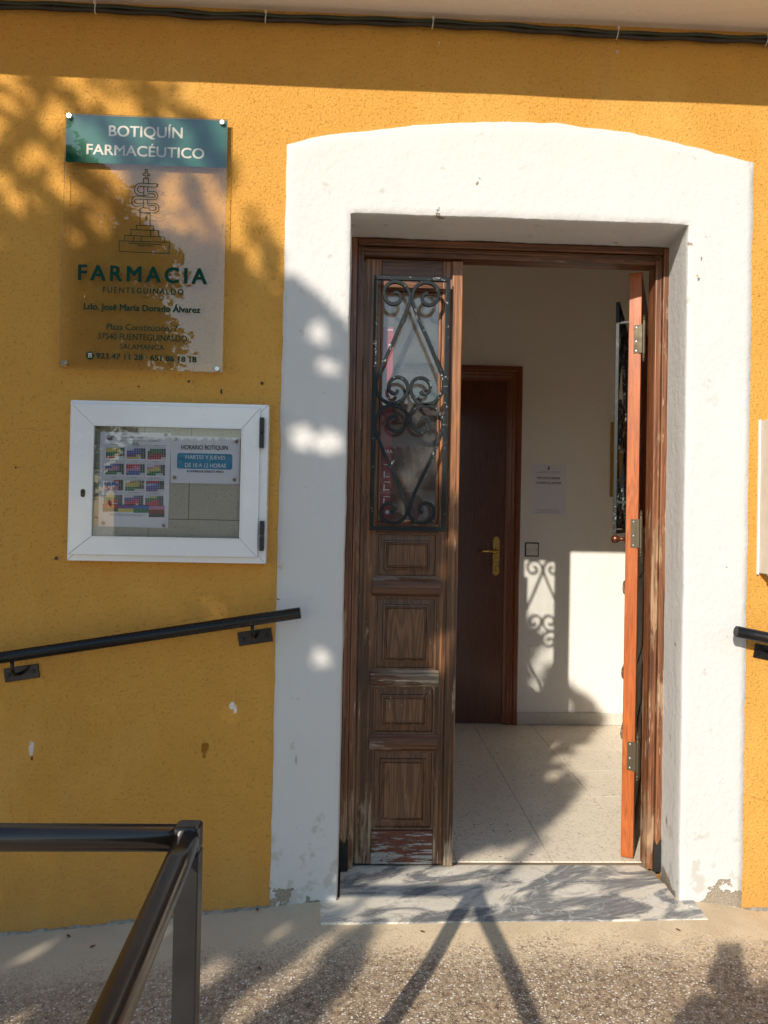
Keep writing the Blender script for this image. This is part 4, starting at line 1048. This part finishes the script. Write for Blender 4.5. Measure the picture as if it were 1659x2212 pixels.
def calendar():
    Y = -.0292
    f = lambda x, y, Yq=Y: at(*Z3(x, y), Yq)
    c = [f(305, 300), f(838, 308), f(814, 1028), f(288, 1012)]
    root = thing('duty_calendar', 'white sheet printed with a coloured year calendar, pinned on the left in the cabinet', 'calendar', c[3])
    m = MB(); m.add([c[3], c[2], c[1], c[0]] + [q + Vector((0, .0006, 0)) for q in (c[3], c[2], c[1], c[0])], [(0, 1, 2, 3), (7, 6, 5, 4), (0, 4, 5, 1), (1, 5, 6, 2), (2, 6, 7, 3), (3, 7, 4, 0)]); m.build('sheet', MAT['paper'], root)
    Yp = Y - .0005; r = random.Random(2)
    names = ['grey', 'red', 'blue', 'gr', 'yel', 'olive', 'pink', 'lt', 'brown', 'purple']; mats = [MAT['c_' + n] for n in names]; idx = {n: i for i, n in enumerate(names)}
    m = MB()
    cols = [(345, 487), (503, 645), (660, 798)]; rows = [(405, 500), (525, 622), (648, 742), (762, 852)]
    schemes = [[['yel', 'gr', 'red'], ['blue', 'purple', 'yel'], ['gr', 'brown', 'red']], [['blue', 'pink', 'gr'], ['red', 'pink', 'blue'], ['pink', 'yel', 'gr']], [['red', 'blue', 'pink'], ['olive', 'yel', 'gr'], ['red', 'blue', 'purple']], [['yel', 'gr', 'red'], ['blue', 'purple', 'red'], ['yel', 'gr', 'red']]]
    def cell(x0, x1, y0, y1, n):
        m.mi = idx[n]; m.add([f(x0, y1, Yp), f(x1, y1, Yp), f(x1, y0, Yp), f(x0, y0, Yp)], [(0, 1, 2, 3)])
    lines = MB()
    for ri, (y0, y1) in enumerate(rows):
        for ci, (x0, x1) in enumerate(cols):
            sh = -6 * ri; a, b = x0 + sh, x1 + sh; sl = (ci * 4); nx, ny = 8, 6
            for q in range(ny):
                for p in range(nx):
                    xa, xb = a + (b - a) * p / nx, a + (b - a) * (p + 1) / nx; ya, yb = y0 + sl + (y1 - y0) * q / ny, y0 + sl + (y1 - y0) * (q + 1) / ny
                    if q == 0: n = 'lt'
                    elif p >= 6: n = 'olive' if (q < 5 or r.random() < .5) else 'lt'
                    else:
                        n = schemes[ri][ci][min(2, (q * 8 + p - 8 + ri * 3) // 14)]
                        if q == 1 and p < (ri * 2 + ci * 3) % 5: n = 'lt'
                        if q == 5 and p > 3 + (ri + ci) % 3: n = 'lt'
                    cell(xa + .8, xb - .8, ya + .8, yb - .8, n)
            for q in range(ny + 1):
                yy = y0 + sl + (y1 - y0) * q / ny; stroke(lines, [f(a, yy, Yp - .0002), f(b, yy, Yp - .0002)], .0003, Yp)
            stroke(lines, [f(a - 12, y0 - 10 + sl, Yp - .0002), f(b + 8, y0 - 10 + sl, Yp - .0002)], .0006, Yp); stroke(lines, [f(a - 12, y0 - 10 + sl, Yp - .0002), f(a - 14, y1 + 4 + sl, Yp - .0002)], .0006, Yp)
    for i, (x0, x1, y0, y1, n) in enumerate(((322, 438, 845, 875, 'red'), (438, 554, 848, 878, 'purple'), (554, 670, 851, 881, 'blue'), (670, 790, 856, 886, 'pink'), (322, 438, 875, 902, 'olive'), (438, 554, 878, 905, 'yel'), (554, 670, 881, 911, 'gr'), (670, 788, 886, 916, 'brown'), (670, 787, 916, 944, 'olive'))):
        cell(x0, x1, y0, y1, n)
    m.build('coloured_print', mats, root, fixn=False)['kind'] = 'stuff'
    lines.build('ruled_grid', MAT['inkgrey'], root, fixn=False)['kind'] = 'stuff'
    k = 1 / 3.0164 / 1.15732 / 705
    months = ['ENERO', 'FEBRERO', 'MARZO', 'ABRIL', 'MAYO', 'JUNIO', 'JULIO', 'AGOSTO', 'SEPTIEMBRE', 'OCTUBRE', 'NOVIEMBRE', 'DICIEMBRE']
    T = lambda t, a, b, cap, off=0., mt='ink': lettering('lettering', t, Z3(*a), Z3(*b), cap * k, MAT[mt], root, Yp - .0004, off)
    T('SERVICIOS DE URGENCIA', (455, 347), (662, 350), 13, .01); T('Z.B.S. FUENTEGUINALDO Y ROBLEDA', (452, 370), (748, 375), 9, 0, 'inkgrey'); T('2025', (545, 394), (592, 396), 16, .01)
    for i, n in enumerate(months):
        ri, ci = divmod(i, 3); cx = (cols[ci][0] + cols[ci][1]) / 2 - 6 * ri; y = rows[ri][0] - 1 + ci * 4 - 3; wd = len(n) * 4.2; T(n, (cx - wd, y), (cx + wd, y + .5), 7, 0)
    T('HORARIO DE GUARDIAS DE LUNES A VIERNES DE 15 A 8 HORAS', (375, 921), (640, 929), 5, 0); T('SABADOS DOMINGOS Y FESTIVOS DE 8 A 8 HORAS', (375, 929), (618, 937), 5, 0)
    # faded round emblem at the head of the sheet
    e = MB(); p = f(380, 352, Yp - .0002)
    for dx in (-.006, .002): e.lathe((p.x + dx, Yp - .0002, p.z), (0, -1, 0), [(0, .0052), (.0002, .0052)], 16)
    e.prism([(p.x - .011, p.z + .006), (p.x + .012, p.z + .004), (p.x + .010, p.z + .010), (p.x - .009, p.z + .011)], Yp - .0004, Yp - .0002)
    e.build('emblem', MAT['inkgrey'], root)
    for q in ((800, 325), (329, 989), (784, 1008)): pin(root, f(*q, Y))
calendar()

# ------------------------------------------------------------------ handrails and brackets
def handrail(name, label, a, b, ext, brackets, cat='handrail'):
    a, b = Vector(a), Vector(b)
    root = thing(name, label, cat, ((a.x + b.x) / 2, 0, min(a.z, b.z)), 'handrails fixed to the facade')
    d = (a - b).normalized(); far = a + d * ext
    m = MB(); m.tube([b, b + (far - b) * .5, far], .0172, 20); m.build('rail', MAT['black_paint'], root, smooth=False, bevel=0)
    m = MB(); m.lathe(b, (b - a), [(-.001, .0172), (.0012, .0168), (.002, .0150)], 20); m.build('end_cap', MAT['black_paint'], root)
    for o in root.children:
        if o.type == 'MESH':
            for p in o.data.polygons: p.use_smooth = len(p.vertices) == 4 and o.name.startswith('rail')
    sl = math.atan2(d.z, d.x); sl = sl if abs(sl) < 1.5 else sl - math.copysign(math.pi, sl)
    for (cx, cz, w, h) in brackets:
        c_, s_ = math.cos(sl), math.sin(sl)
        pts = [(cx + x * c_ - z * s_, cz + x * s_ + z * c_) for x, z in ((-w, -h), (w, -h), (w, h), (-w, h))]
        pl = MB().prism(pts, -.006, -.0004).build('bracket_plate', MAT['black_paint'], root, bevel=.001)
        m = MB(); t = (cx - b.x) / (far.x - b.x); rz = b.z + (far.z - b.z) * t
        m.tube([(cx, -.006, cz), (cx, -.05, cz + .004), (cx, -.066, cz + .018), (cx, -.070, rz - .012)], .0055, 8)
        m.build('bracket_arm', MAT['black_paint'], root, smooth=True)
        for s in (-.72, .72): m = MB(); m.lathe((cx + s * w * c_, -.006, cz + s * w * s_), (0, -1, 0), [(0, .0068), (.001, .0068), (.0035, .0048), (.004, .001)], 6); m.build('bracket_bolt', MAT['black_paint'], root)
P1, P2 = at(515, 1356), at(588, 1395); Q1, Q2 = at(10, 1432), at(86, 1475)
a = at(0, 1421, -.07); b = at(648, 1324, -.07)
handrail('handrail', 'long sloping black tube handrail on the yellow wall left of the door', a, b, 1.4, [((P1.x + P2.x) / 2, (P1.z + P2.z) / 2, .052, .021), ((Q1.x + Q2.x) / 2, (Q1.z + Q2.z) / 2, .052, .021)])
a = at(1659, 1378, -.07); b = at(1591, 1364, -.07)
R1, R2 = at(1628, 1391), at(1628, 1425)
handrail('handrail', 'short visible end of the black handrail on the wall right of the door', a, b, 1.6, [(R1.x + .052, (R1.z + R2.z) / 2 - .004, .052, .022), (R1.x + .9, (R1.z + R2.z) / 2 - .165, .052, .022)])

# ------------------------------------------------------------------ free-standing railing in the foreground
def railing():
    C = Vector((-.2365, -1.195, .727)); r = .0192
    root = thing('railing', 'dark metal corner railing of the ramp in the left foreground', 'railing', (C.x, C.y, gz(C.x, C.y)))
    m = MB(); m.tube([(-2.6, C.y + .001, C.z), (-1.2, C.y + .001, C.z), (C.x - .012, C.y, C.z)], r, 28)
    o = m.build('top_rail', MAT['rail_brown'], root)
    for p in o.data.polygons: p.use_smooth = len(p.vertices) == 4
    m = MB(); m.tube([(C.x, C.y + .004, C.z), (C.x + .004, C.y - .1, C.z), (C.x + .020, -1.7, C.z - .001), (C.x + .045, -2.25, C.z - .002), (C.x + .08, -3.6, C.z - .01)], .0175, 28, power=.72)
    o = m.build('top_rail', MAT['rail_brown'], root)
    for p in o.data.polygons: p.use_smooth = len(p.vertices) == 4
    # rounded weld cap at the corner, gusset and square post
    MB().box(C.x - .020, C.x + .0182, C.y - .016, C.y + .0195, C.z - .019, C.z + .0205).build('corner_cap', MAT['rail_brown'], root, bevel=.006, seg=3)
    px = C.x + .001
    MB().box(px - .0172, px + .0172, C.y - .0165, C.y + .0175, gz(C.x, C.y) - .02, C.z - .0192).build('post', MAT['post'], root, bevel=.002)
    for x, y in ((-1.75, C.y), (C.x + .06, -3.0)):
        MB().box(x - .017, x + .017, y - .017, y + .017, gz(x, y) - .02, C.z - .012).build('post', MAT['post'], root, bevel=.002)
railing()

# ------------------------------------------------------------------ cable along the eave, hooks
def cable():
    P = [(-260, 4), (0, 11), (110, 15), (208, 19), (330, 26), (450, 34), (575, 39), (700, 44), (820, 47), (935, 52), (1060, 58), (1200, 67), (1333, 76), (1450, 80), (1560, 84), (1659, 88), (1900, 98)]
    root = thing('electric_cable', 'grimy black twin cable strung along the top of the wall under the eave', 'cable', (.0, -.015, 2.75), None)
    for k, (dy, dz, mt) in enumerate(((-.004, .0055, 'cable2'), (-.001, -.0055, 'cable'))):
        pts = []
        for i, (x, y) in enumerate(P):
            q = at(x, y, -.016); pts.append(q + Vector((0, dy, dz)))
        cp = catmull(pts, 8)
        cp = [p + Vector((0, .0012 * math.sin(p.x * 23 + k), .0018 * math.sin(p.x * 31 + k * 2))) for p in cp]
        cp = [Vector((p.x, min(p.y, -.008), p.z)) for p in cp]
        MB().tube(cp, .0066, 10, flat=(0, 0, 1)).build('cable_strand', MAT[mt], root, smooth=True)
    for x, y in ((208, 19), (575, 39), (935, 52), (1333, 74), (1655, 88)):
        q = at(x, y, -.016); m = MB(); pts = []
        for i in range(17): th = 2 * math.pi * i / 16; pts.append(q + Vector((.002 * math.sin(th), .0105 * math.cos(th) - .001, .0158 * math.sin(th))))
        m.tube(pts, .0018, 6, cap=False, flat=(1, 0, 0)); m.box(q.x - .003, q.x + .003, q.y - .0165, q.y - .010, q.z + .006, q.z + .014); m.box(q.x - .0016, q.x + .0016, -.016, -.0002, q.z + .010, q.z + .0135)
        m.build('cable_tie', MAT['tie'], root)
    for n, (x, y) in enumerate(((948, 97), (1332, 116))):
        q = at(x, y); m = MB(); m.lathe((q.x, -.0002, q.z + .006), (0, -1, 0), [(0, .0042), (.003, .004), (.004, .0015)], 10); m.tube([(q.x, -.004, q.z + .006), (q.x, -.011, q.z + .004), (q.x, -.012, q.z - .004), (q.x - .002, -.008, q.z - .008)], .0014, 6)
        o = m.build('wall_hook', MAT['plastic_beige']); tag(o, ('small hook in the shaded wall just below the cable, nearer the middle of the wall', 'small hook in the shaded wall just below the cable, right of the other hook')[n], 'hook', 'hooks under the cable')
    for n, (x, y, lb) in enumerate(((566, 828, 'small metal wall plug between the plaque and the white door surround'), (408, 824, 'tiny grey wall plug just below the clear plaque'), (122, 1206, 'small grey wall plug beside the lower left corner of the notice cabinet'))):
        q = at(x, y); m = MB(); rr = .0055 if n != 1 else .004; m.lathe((q.x, -.0003, q.z), (0, -1, 0), [(0, rr), (.002, rr), (.0022, rr * .6), (.0006, rr * .5)], 12)
        o = m.build('wall_plug', MAT['hinge']); tag(o, lb, 'wall plug', 'plugs left in the wall')
cable()

# white box on the wall at the right edge
def side_box():
    a = at(1655, 905, -.085); b = at(1655, 1245, -.085); x0 = 1.275; z1, z0 = at(1640, 907, 0).z - .004, at(1637, 1238, 0).z
    root = thing('wall_cabinet', 'white wall cabinet cut off by the right edge of the picture', 'cabinet', (x0, 0, z0))
    MB().box(x0, x0 + .42, -.060, -.0006, z0, z1).build('case', MAT['plastic_beige'], root, bevel=.002)
    MB().box(x0 - .003, x0 + .423, -.086, -.0606, z0 - .004, z1 + .004).build('door_profile', MAT['alu'], root, bevel=.002)
    MB().box(x0 - .006, x0 - .0004, -.010, -.0006, z0 - .004, z1 + .004).build('rear_flange', MAT['alu'], root, bevel=.001)
side_box()

# ------------------------------------------------------------------ dry leaves blown against the wall
def dry_leaves():
    spots = [(148, 2023, 'dry brown leaf at the foot of the yellow wall, leftmost'), (200, 2045, 'dry reddish leaf on the pavement below the yellow wall'), (556, 1966, 'curled dry leaf against the wall near the white surround'),
             (405, 2078, 'dry leaf lying just left of the railing post'), (560, 2092, 'brown leaf fragment on the pavement right of the railing post'), (912, 2013, 'small dark leaf on the pavement in front of the marble step'), (1451, 1898, 'tiny dead leaf lying on the right half of the marble step'), (1465, 2010, 'tiny leaf on the pavement at the right front corner of the step')]
    r = random.Random(6)
    for i, (x, y, lb) in enumerate(spots):
        z = FZ + .003 if i == 6 else None
        p = atz(x, y, .0)
        for _ in range(4): p = atz(x, y, z if z else gz(p.x, p.y) + .002)
        s = r.uniform(.008, .013) * (1.2 if i in (2, 3) else .9); th = r.uniform(0, 3); m = MB(); pts = []
        out = [(-1, 0), (-.5, .35), (0, .45), (.5, .3), (1, 0), (.5, -.3), (0, -.4), (-.5, -.3)]
        V = [Vector((0, 0, .0015))] + [Vector((a * math.cos(th) - b * math.sin(th), a * math.sin(th) + b * math.cos(th), abs(b) * .6 + .15 * abs(a))) * s for a, b in out]
        V = [p + v for v in V]; m.add(V, [(0, k, k % 8 + 1) for k in range(1, 9)])
        o = m.build('dry_leaf', MAT['dryleaf']); so_ = o.modifiers.new('s', 'SOLIDIFY'); so_.thickness = .0006
        tag(o, lb, 'leaf', 'dry leaves on the ground')
dry_leaves()

# ------------------------------------------------------------------ tree across the pavement (throws the dappled shade)
SIL = [(-3.4, 1.9), (-2.6, 2.5), (-1.5, 2.2), (-.9, 1.7), (-.56, 1.33), (-.47, 1.16), (-.42, .98), (-.34, .86), (-.24, .77), (-.13, .68), (-.02, .58), (.08, .46), (.14, .30), (.22, .19), (.37, .11), (.46, -.03), (.42, -.18), (.40, -.34), (.38, -.42), (.42, -.50),
       (.51, -.57), (.53, -.68), (.50, -.82), (.47, -.92), (.39, -.97), (.30, -.97), (.2, -1.03), (.06, -1.06), (.04, -1.17), (.13, -1.24), (.19, -1.34), (.2, -1.42), (.16, -1.52), (0, -1.75), (-.8, -1.85), (-2.0, -1.8), (-3.1, -1.2), (-3.6, .2)]
HOLES = [(.0, -1.14, .045), (.06, -1.12, .045), (-.02, -1.17, .04), (-.805, .905, .032), (-1.06, .95, .030), (-.874, .83, .026), (-.568, 1.02, .050), (-.50, .96, .045), (-.60, .93, .02), (-.40, .955, .045), (-.124, .565, .028), (-.165, .248, .034), (-.082, .236, .040), (-.09, .47, .022), (-.096, -.43, .026),
         (-.42, -.30, .022), (-.50, .80, .018), (-.33, .79, .022), (.186, -.30, .045), (.184, -.37, .035), (.19, -.05, .014), (.235, .06, .02), (.10, .34, .05), (.06, .28, .035), (.05, .17, .03), (.35, -.40, .035), (.37, -.54, .03), (.41, -.30, .03), (.254, -.281, .02), (.23, -1.12, .05), (.14, -1.13, .04), (.30, -1.10, .05), (.04, -1.30, .03), (.08, -1.22, .025),
         (-.52, -1.30, .03), (-.2, -1.38, .035), (-.12, -1.27, .025), (-.85, -1.33, .03), (-.35, -1.52, .03), (.0, -1.45, .05), (.04, -1.38, .04), (.02, -1.55, .05), (-.6, -1.5, .03), (-.86, 1.18, .035), (-.72, 1.22, .045), (-.66, 1.16, .035), (-.79, 1.10, .04), (-1.1, 1.04, .045), (-.60, 1.20, .035), (-.98, .98, .035), (-.70, 1.03, .035), (-.9, 1.0, .035), (-.55, 1.13, .035), (-.31, .90, .0)]
def inside(u, v):
    c = False; n = len(SIL)
    for i in range(n):
        x1, y1 = SIL[i]; x2, y2 = SIL[(i + 1) % n]
        if (y1 > v) != (y2 > v) and u < (x2 - x1) * (v - y1) / (y2 - y1) + x1: c = not c
    return c
def tree():
    base = Vector((-3.35, -4.3, gz(-3.35, -3.0)))
    root = thing('tree', 'broad leafy street tree opposite the facade that shades the left of the wall', 'tree', base)
    r = random.Random(21)
    def wpt(u, v, T): return Vector((u - .51 * T, -T, v + .56 * T + 1.2))
    tr = [base - Vector((0, 0, .1)), base + Vector((.03, 0, .8)), base + Vector((.0, .05, 1.7)), base + Vector((.1, .0, 2.5)), base + Vector((.15, .0, 3.4)), base + Vector((.1, 0, 4.4))]
    MB().tube(catmull(tr, 3), [.14 - .0065 * i for i in range(16)], 12).build('trunk', MAT['bark'], root, smooth=True)
    tips = [(0.2, 0.0, 4.1), (0.35, -0.75, 4.0), (-0.2, 0.6, 4.2), (-0.7, 1.15, 4.1), (-1.6, 1.6, 4.3), (-2.6, 0.6, 4.0), (-2.4, -1.0, 4.5), (-0.9, -1.2, 3.9), (0.0, -1.2, 4.1), (-1.5, 0, 3.7), (-1.2, 0.2, 4.7)]
    for i, t in enumerate(tips):
        e = wpt(*t); s = base + Vector((.1, 0, 2.2 + (i % 4) * .5)); mid = s.lerp(e, .5) + Vector((r.uniform(-.2, .2), r.uniform(-.2, .2), .15))
        pts = catmull([s, mid, e], 5); MB().tube(pts, [.055 * (1 - .8 * k / (len(pts) - 1)) for k in range(len(pts))], 7).build('branch', MAT['bark'], root, smooth=True)
    V = []; F = []
    from mathutils import noise as mn
    def leafq(c, s):
        a = Vector((r.gauss(0, 1), r.gauss(0, 1), r.gauss(0, .5) - .5)).normalized(); n = Vector((r.gauss(0, .6) - .1, r.gauss(0, .7), r.gauss(.5, .6)))
        b = a.cross(n).normalized(); n = b.cross(a).normalized(); k = len(V); w = s * .42
        V.extend([c - a * s, c - a * s * .2 + b * w + n * s * .08, c + a * s * .45 + b * w * .7, c + a * s, c + a * s * .45 - b * w * .7, c - a * s * .2 - b * w + n * s * .08])
        F.extend([(k, k + 1, k + 2, k + 3), (k, k + 3, k + 4, k + 5)])
    count = 0; tries = 0
    while count < 52000 and tries < 900000:
        tries += 1
        u, v = r.uniform(-3.6, .65), r.uniform(-2.25, 2.5)
        if not inside(u, v): continue
        nn = mn.noise(Vector((u * 3.2, v * 3.2, 0)))
        near = u > -1.35
        if v > .975 - .30 * (u + .9) and near:
            # loose top: strings of leaves along slanting twigs
            if r.random() < .93: continue
        if not near and r.random() < .45 + nn: continue
        s = r.uniform(.026, .046)
        if any((u - h[0]) ** 2 + (v - h[1]) ** 2 < (h[2] * .78 + s * .55) ** 2 for h in HOLES if abs(u - h[0]) < .12 and abs(v - h[1]) < .12): continue
        T = 4.0 + r.gauss(0, .30) + .3 * nn
        leafq(wpt(u, v, T), s); count += 1
    for _ in range(15000):
        u, v = r.uniform(-1.7, .45), r.uniform(-1.5, .82); s = r.uniform(.034, .050)
        if not inside(u + .07, v + .07) or not inside(u + .05, v - .03): continue
        if any((u - h[0]) ** 2 + (v - h[1]) ** 2 < (h[2] * .78 + s * .62) ** 2 for h in HOLES if abs(u - h[0]) < .12 and abs(v - h[1]) < .12 and h[0] > -.25 or v < -1.2 and abs(u - h[0]) < .12 and abs(v - h[1]) < .12): continue
        leafq(wpt(u, v, 4.2 + r.gauss(0, .25)), s)
    for arc, n in (([(-.82, 1.36), (-.62, 1.29), (-.49, 1.19), (-.41, 1.04)], 150), ([(-1.2, 1.27), (-.96, 1.13), (-.82, 1.0), (-.70, .90)], 170), ([(-1.2, 1.12), (-1.02, 1.02), (-.93, .90)], 130), ([(-1.05, 1.38), (-.88, 1.26), (-.74, 1.13), (-.64, .96)], 170),
                   ([(-.72, 1.38), (-.62, 1.17), (-.53, 1.02), (-.47, .88)], 120), ([(-.95, 1.36), (-1.02, 1.2), (-1.13, 1.08)], 90), ([(-.60, 1.12), (-.66, 1.0), (-.78, .92)], 70), ([(-.36, .94), (-.30, .86), (-.26, .80)], 50)):
        pts = catmull([(a, b, 0) for a, b in arc], 12)
        for _ in range(n):
            q = pts[min(len(pts) - 1, int(r.random() ** .8 * len(pts)))]
            leafq(wpt(q.x + r.gauss(0, .017), q.y + r.gauss(0, .017), 4.0 + r.gauss(0, .1)), r.uniform(.022, .036))
    # the drooping twig whose shadow crosses the step
    for i in range(26):
        t = i / 25; u, v = .49 - .09 * t, -.93 - .22 * t
        for _ in range(2): leafq(wpt(u + r.gauss(0, .012), v + r.gauss(0, .01), 4.0 + r.gauss(0, .05)), .028)
    me = bpy.data.meshes.new('crown'); me.from_pydata([p - base for p in V], [], F); me.materials.append(MAT['leaf'])
    for p in me.polygons: p.use_smooth = False
    o = bpy.data.objects.new('crown', me); COL.objects.link(o); o.parent = root; o['kind'] = 'stuff'
tree()

# ------------------------------------------------------------------ houses across the street (seen mirrored in the panes)
def far_house(label, x0, x1, y, h, ridge, depth, wallm, wins):
    root = thing('house', label, 'house', ((x0 + x1) / 2, y - depth / 2, 0), 'houses across the street')
    m = MB(); m.box(x0, x1, y - depth, y, -.3, h); m.build('wall', wallm, root)
    sl = MB(); n = int((x1 - x0) / .24); e = .35; yr = y - depth / 2
    rows = 9
    for i in range(n):
        xa = x0 - .2 + (x1 - x0 + .4) * (i + .5) / n
        for j in range(rows):
            for side in (1, -1):
                t0, t1 = j / rows, (j + 1.12) / rows
                p0 = Vector((xa, (y + e) if side > 0 else y - depth - e, h + .02)).lerp(Vector((xa, yr, ridge)), t0); p1 = Vector((xa, (y + e) if side > 0 else y - depth - e, h + .02)).lerp(Vector((xa, yr, ridge)), min(t1, 1)); rr = .095
                k = []
                for p, q, lift in ((p0, .100, .03), (p1, .08, .0)):
                    for a in (0, 45, 90, 135, 180): k.append(p + Vector((q * math.cos(math.radians(a)), 0, q * math.sin(math.radians(a)) * .8 + lift)))
                sl.add(k, [(a, a + 1, a + 6, a + 5) for a in range(4)])
    sl.add([(x0 - .3, y + e, h), (x1 + .3, y + e, h), (x1 + .3, yr, ridge), (x0 - .3, yr, ridge), (x1 + .3, y - depth - e, h), (x0 - .3, y - depth - e, h)], [(0, 1, 2, 3), (3, 2, 4, 5)])
    o = sl.build('roof', MAT['rooftile'], root, fixn=False); o['kind'] = 'stuff'
    for (a, b, c, d) in wins:
        f = MB().box(a, b, y + .002, y + .05, c, d).build('window', MAT['alu'], root, bevel=.01)
        MB().box(a + .07, b - .07, y + .051, y + .056, c + .07, d - .07).build('pane', MAT['c_blue'], f)
far_house('low pale house across the street with ridged clay tile roof', -6, 9, -16.5, 2.0, 3.35, 5.0, MAT['housewall'], [(-3, -2, .8, 1.7), (1.8, 2.8, .8, 1.7), (5, 6, .8, 1.7)])
far_house('taller grey house standing behind the low tiled house', -2.5, 6, -27, 5.0, 6.4, 7.0, MAT['housewall2'], [(-1.5, -.5, 3.2, 4.3), (3.5, 4.5, 3.2, 4.3)])

# ------------------------------------------------------------------ photographer, whose shadow falls on the pavement
def skin_mesh(name, joints, edges, mat, parent, sub=2):
    me = bpy.data.meshes.new(name); me.from_pydata([Vector(j[0]) - ORG[parent.name] for j in joints], edges, []); me.materials.append(mat)
    o = bpy.data.objects.new(name, me); COL.objects.link(o); o.parent = parent
    o.modifiers.new('skin', 'SKIN'); me.skin_vertices.data if False else None
    lay = me.skin_vertices[0].data if len(me.skin_vertices) else None
    if lay is None: bm = bmesh.new(); bm.from_mesh(me); bm.verts.layers.skin.verify(); bm.to_mesh(me); bm.free(); lay = me.skin_vertices[0].data
    for i, j in enumerate(joints): lay[i].radius = (j[1], j[1] if len(j) < 3 else j[2])
    lay[0].use_root = True
    s = o.modifiers.new('sub', 'SUBSURF'); s.levels = sub; s.render_levels = sub
    return o
def person():
    gx, gy = .30, -2.80; g = gz(gx, gy)
    root = thing('person', 'person in a dark red jacket holding up a phone in both hands, facing the door', 'person', (gx, gy, g))
    J = [((gx, gy, .93), .125, .10), ((gx, gy + .02, 1.08), .125, .095), ((gx, gy + .03, 1.24), .135, .10), ((gx, gy + .03, 1.36), .09, .07), ((gx, gy + .03, 1.41), .05, .05),
         ((gx - .17, gy + .05, 1.34), .060), ((-.165, -2.44, 1.03), .052), ((-.050, -2.375, 1.085), .036),
         ((gx + .17, gy + .05, 1.34), .060), ((.29, -2.43, 1.02), .052), ((.060, -2.372, 1.085), .036),
         ((gx - .09, gy, .86), .095), ((gx - .10, gy + .03, .50), .062), ((gx - .10, gy, .12), .042), ((gx - .11, gy + .10, .04), .035),
         ((gx + .09, gy, .86), .095), ((gx + .10, gy + .02, .50), .062), ((gx + .10, gy - .02, .12), .042), ((gx + .12, gy + .08, .04), .035)]
    E = [(0, 1), (1, 2), (2, 3), (3, 4), (3, 5), (5, 6), (6, 7), (3, 8), (8, 9), (9, 10), (0, 11), (11, 12), (12, 13), (13, 14), (0, 15), (15, 16), (16, 17), (17, 18)]
    skin_mesh('body', J, E, MAT['jacket'], root)
    # head with face features and hair
    c = Vector((gx, gy + .05, 1.53)); m = MB(); n1, n2 = 18, 14
    for i in range(n1 + 1):
        ph = math.pi * i / n1
        for k in range(n2):
            th = 2 * math.pi * k / n2; x, y, z = math.sin(ph) * math.cos(th), math.sin(ph) * math.sin(th), math.cos(ph)
            wx = .074 * (1 - .25 * max(0, -z)); p = Vector((x * wx, y * .095, z * .118))
            if y > .9 and abs(z + .1) < .25: p.y += .022 * (1 - abs(z + .1) / .25)
            if y > .6 and .05 < z < .3: p.y -= .008
            m.v.append(c + p)
    for i in range(n1):
        for k in range(n2): m.f.append([i * n2 + k, i * n2 + (k + 1) % n2, (i + 1) * n2 + (k + 1) % n2, (i + 1) * n2 + k]); m.m.append(0)
    m.build('head', MAT['skin'], root, smooth=True)
    m = MB()
    for i in range(n1 + 1):
        ph = math.pi * i / n1 * .62
        for k in range(n2):
            th = 2 * math.pi * k / n2; x, y, z = math.sin(ph) * math.cos(th), math.sin(ph) * math.sin(th), math.cos(ph); cut = .25 if y > .35 else -1
            z2 = max(z, cut); m.v.append(c + Vector((x * .082, y * .101 - .006, z2 * .128)))
    for i in range(n1):
        for k in range(n2): m.f.append([i * n2 + k, i * n2 + (k + 1) % n2, (i + 1) * n2 + (k + 1) % n2, (i + 1) * n2 + k]); m.m.append(0)
    m.build('hair', MAT['hair'], root, smooth=True)
    for s in (-1, 1):
        e = MB(); e.lathe(c + Vector((s * .030, .082, .012)), (0, 1, 0), [(0, .012), (.004, .010), (.007, .004)], 10); e.build('eye', MAT['white_print'], root, smooth=True)
        e = MB(); e.lathe(c + Vector((s * .075, -.005, .0)), (s, 0, 0), [(0, .022), (.008, .025), (.012, .012)], 10); e.build('ear', MAT['skin'], root, smooth=True)
        # hand: palm beside the phone, four fingers behind and a thumb along its edge
        hx = s * .044; hy = -2.352; hz = 1.090
        J = [((hx, hy, hz), .021, .013), ((hx - s * .003, hy + .006, hz + .035), .019, .011)]; E = [(0, 1)]
        for q in range(4):
            b = len(J); z = hz + .002 + q * .017; L = (.80, 1, .95, .75)[q]
            J += [((hx - s * .004, hy + .016, z), .0085), ((hx - s * .020 * L, hy + .024, z + .002), .008), ((hx - s * .036 * L, hy + .022, z + .003), .0072)]
            E += [(0 if q < 2 else 1, b), (b, b + 1), (b + 1, b + 2)]
        b = len(J); J += [((hx - s * .006, hy - .016, hz + .020), .010), ((hx - s * .018, hy - .022, hz + .045), .009), ((hx - s * .024, hy - .018, hz + .066), .008)]; E += [(0, b), (b, b + 1), (b + 1, b + 2)]
        skin_mesh('hand', J, E, MAT['skin'], root, 1)
    ph = thing('phone', 'slim black phone held upright in both hands of the person', 'phone', (0, -2.349, 1.055))
    MB().box(-.038, .038, -2.353, -2.345, 1.055, 1.208).build('phone_body', MAT['black'], ph, bevel=.0035, seg=3)
person()
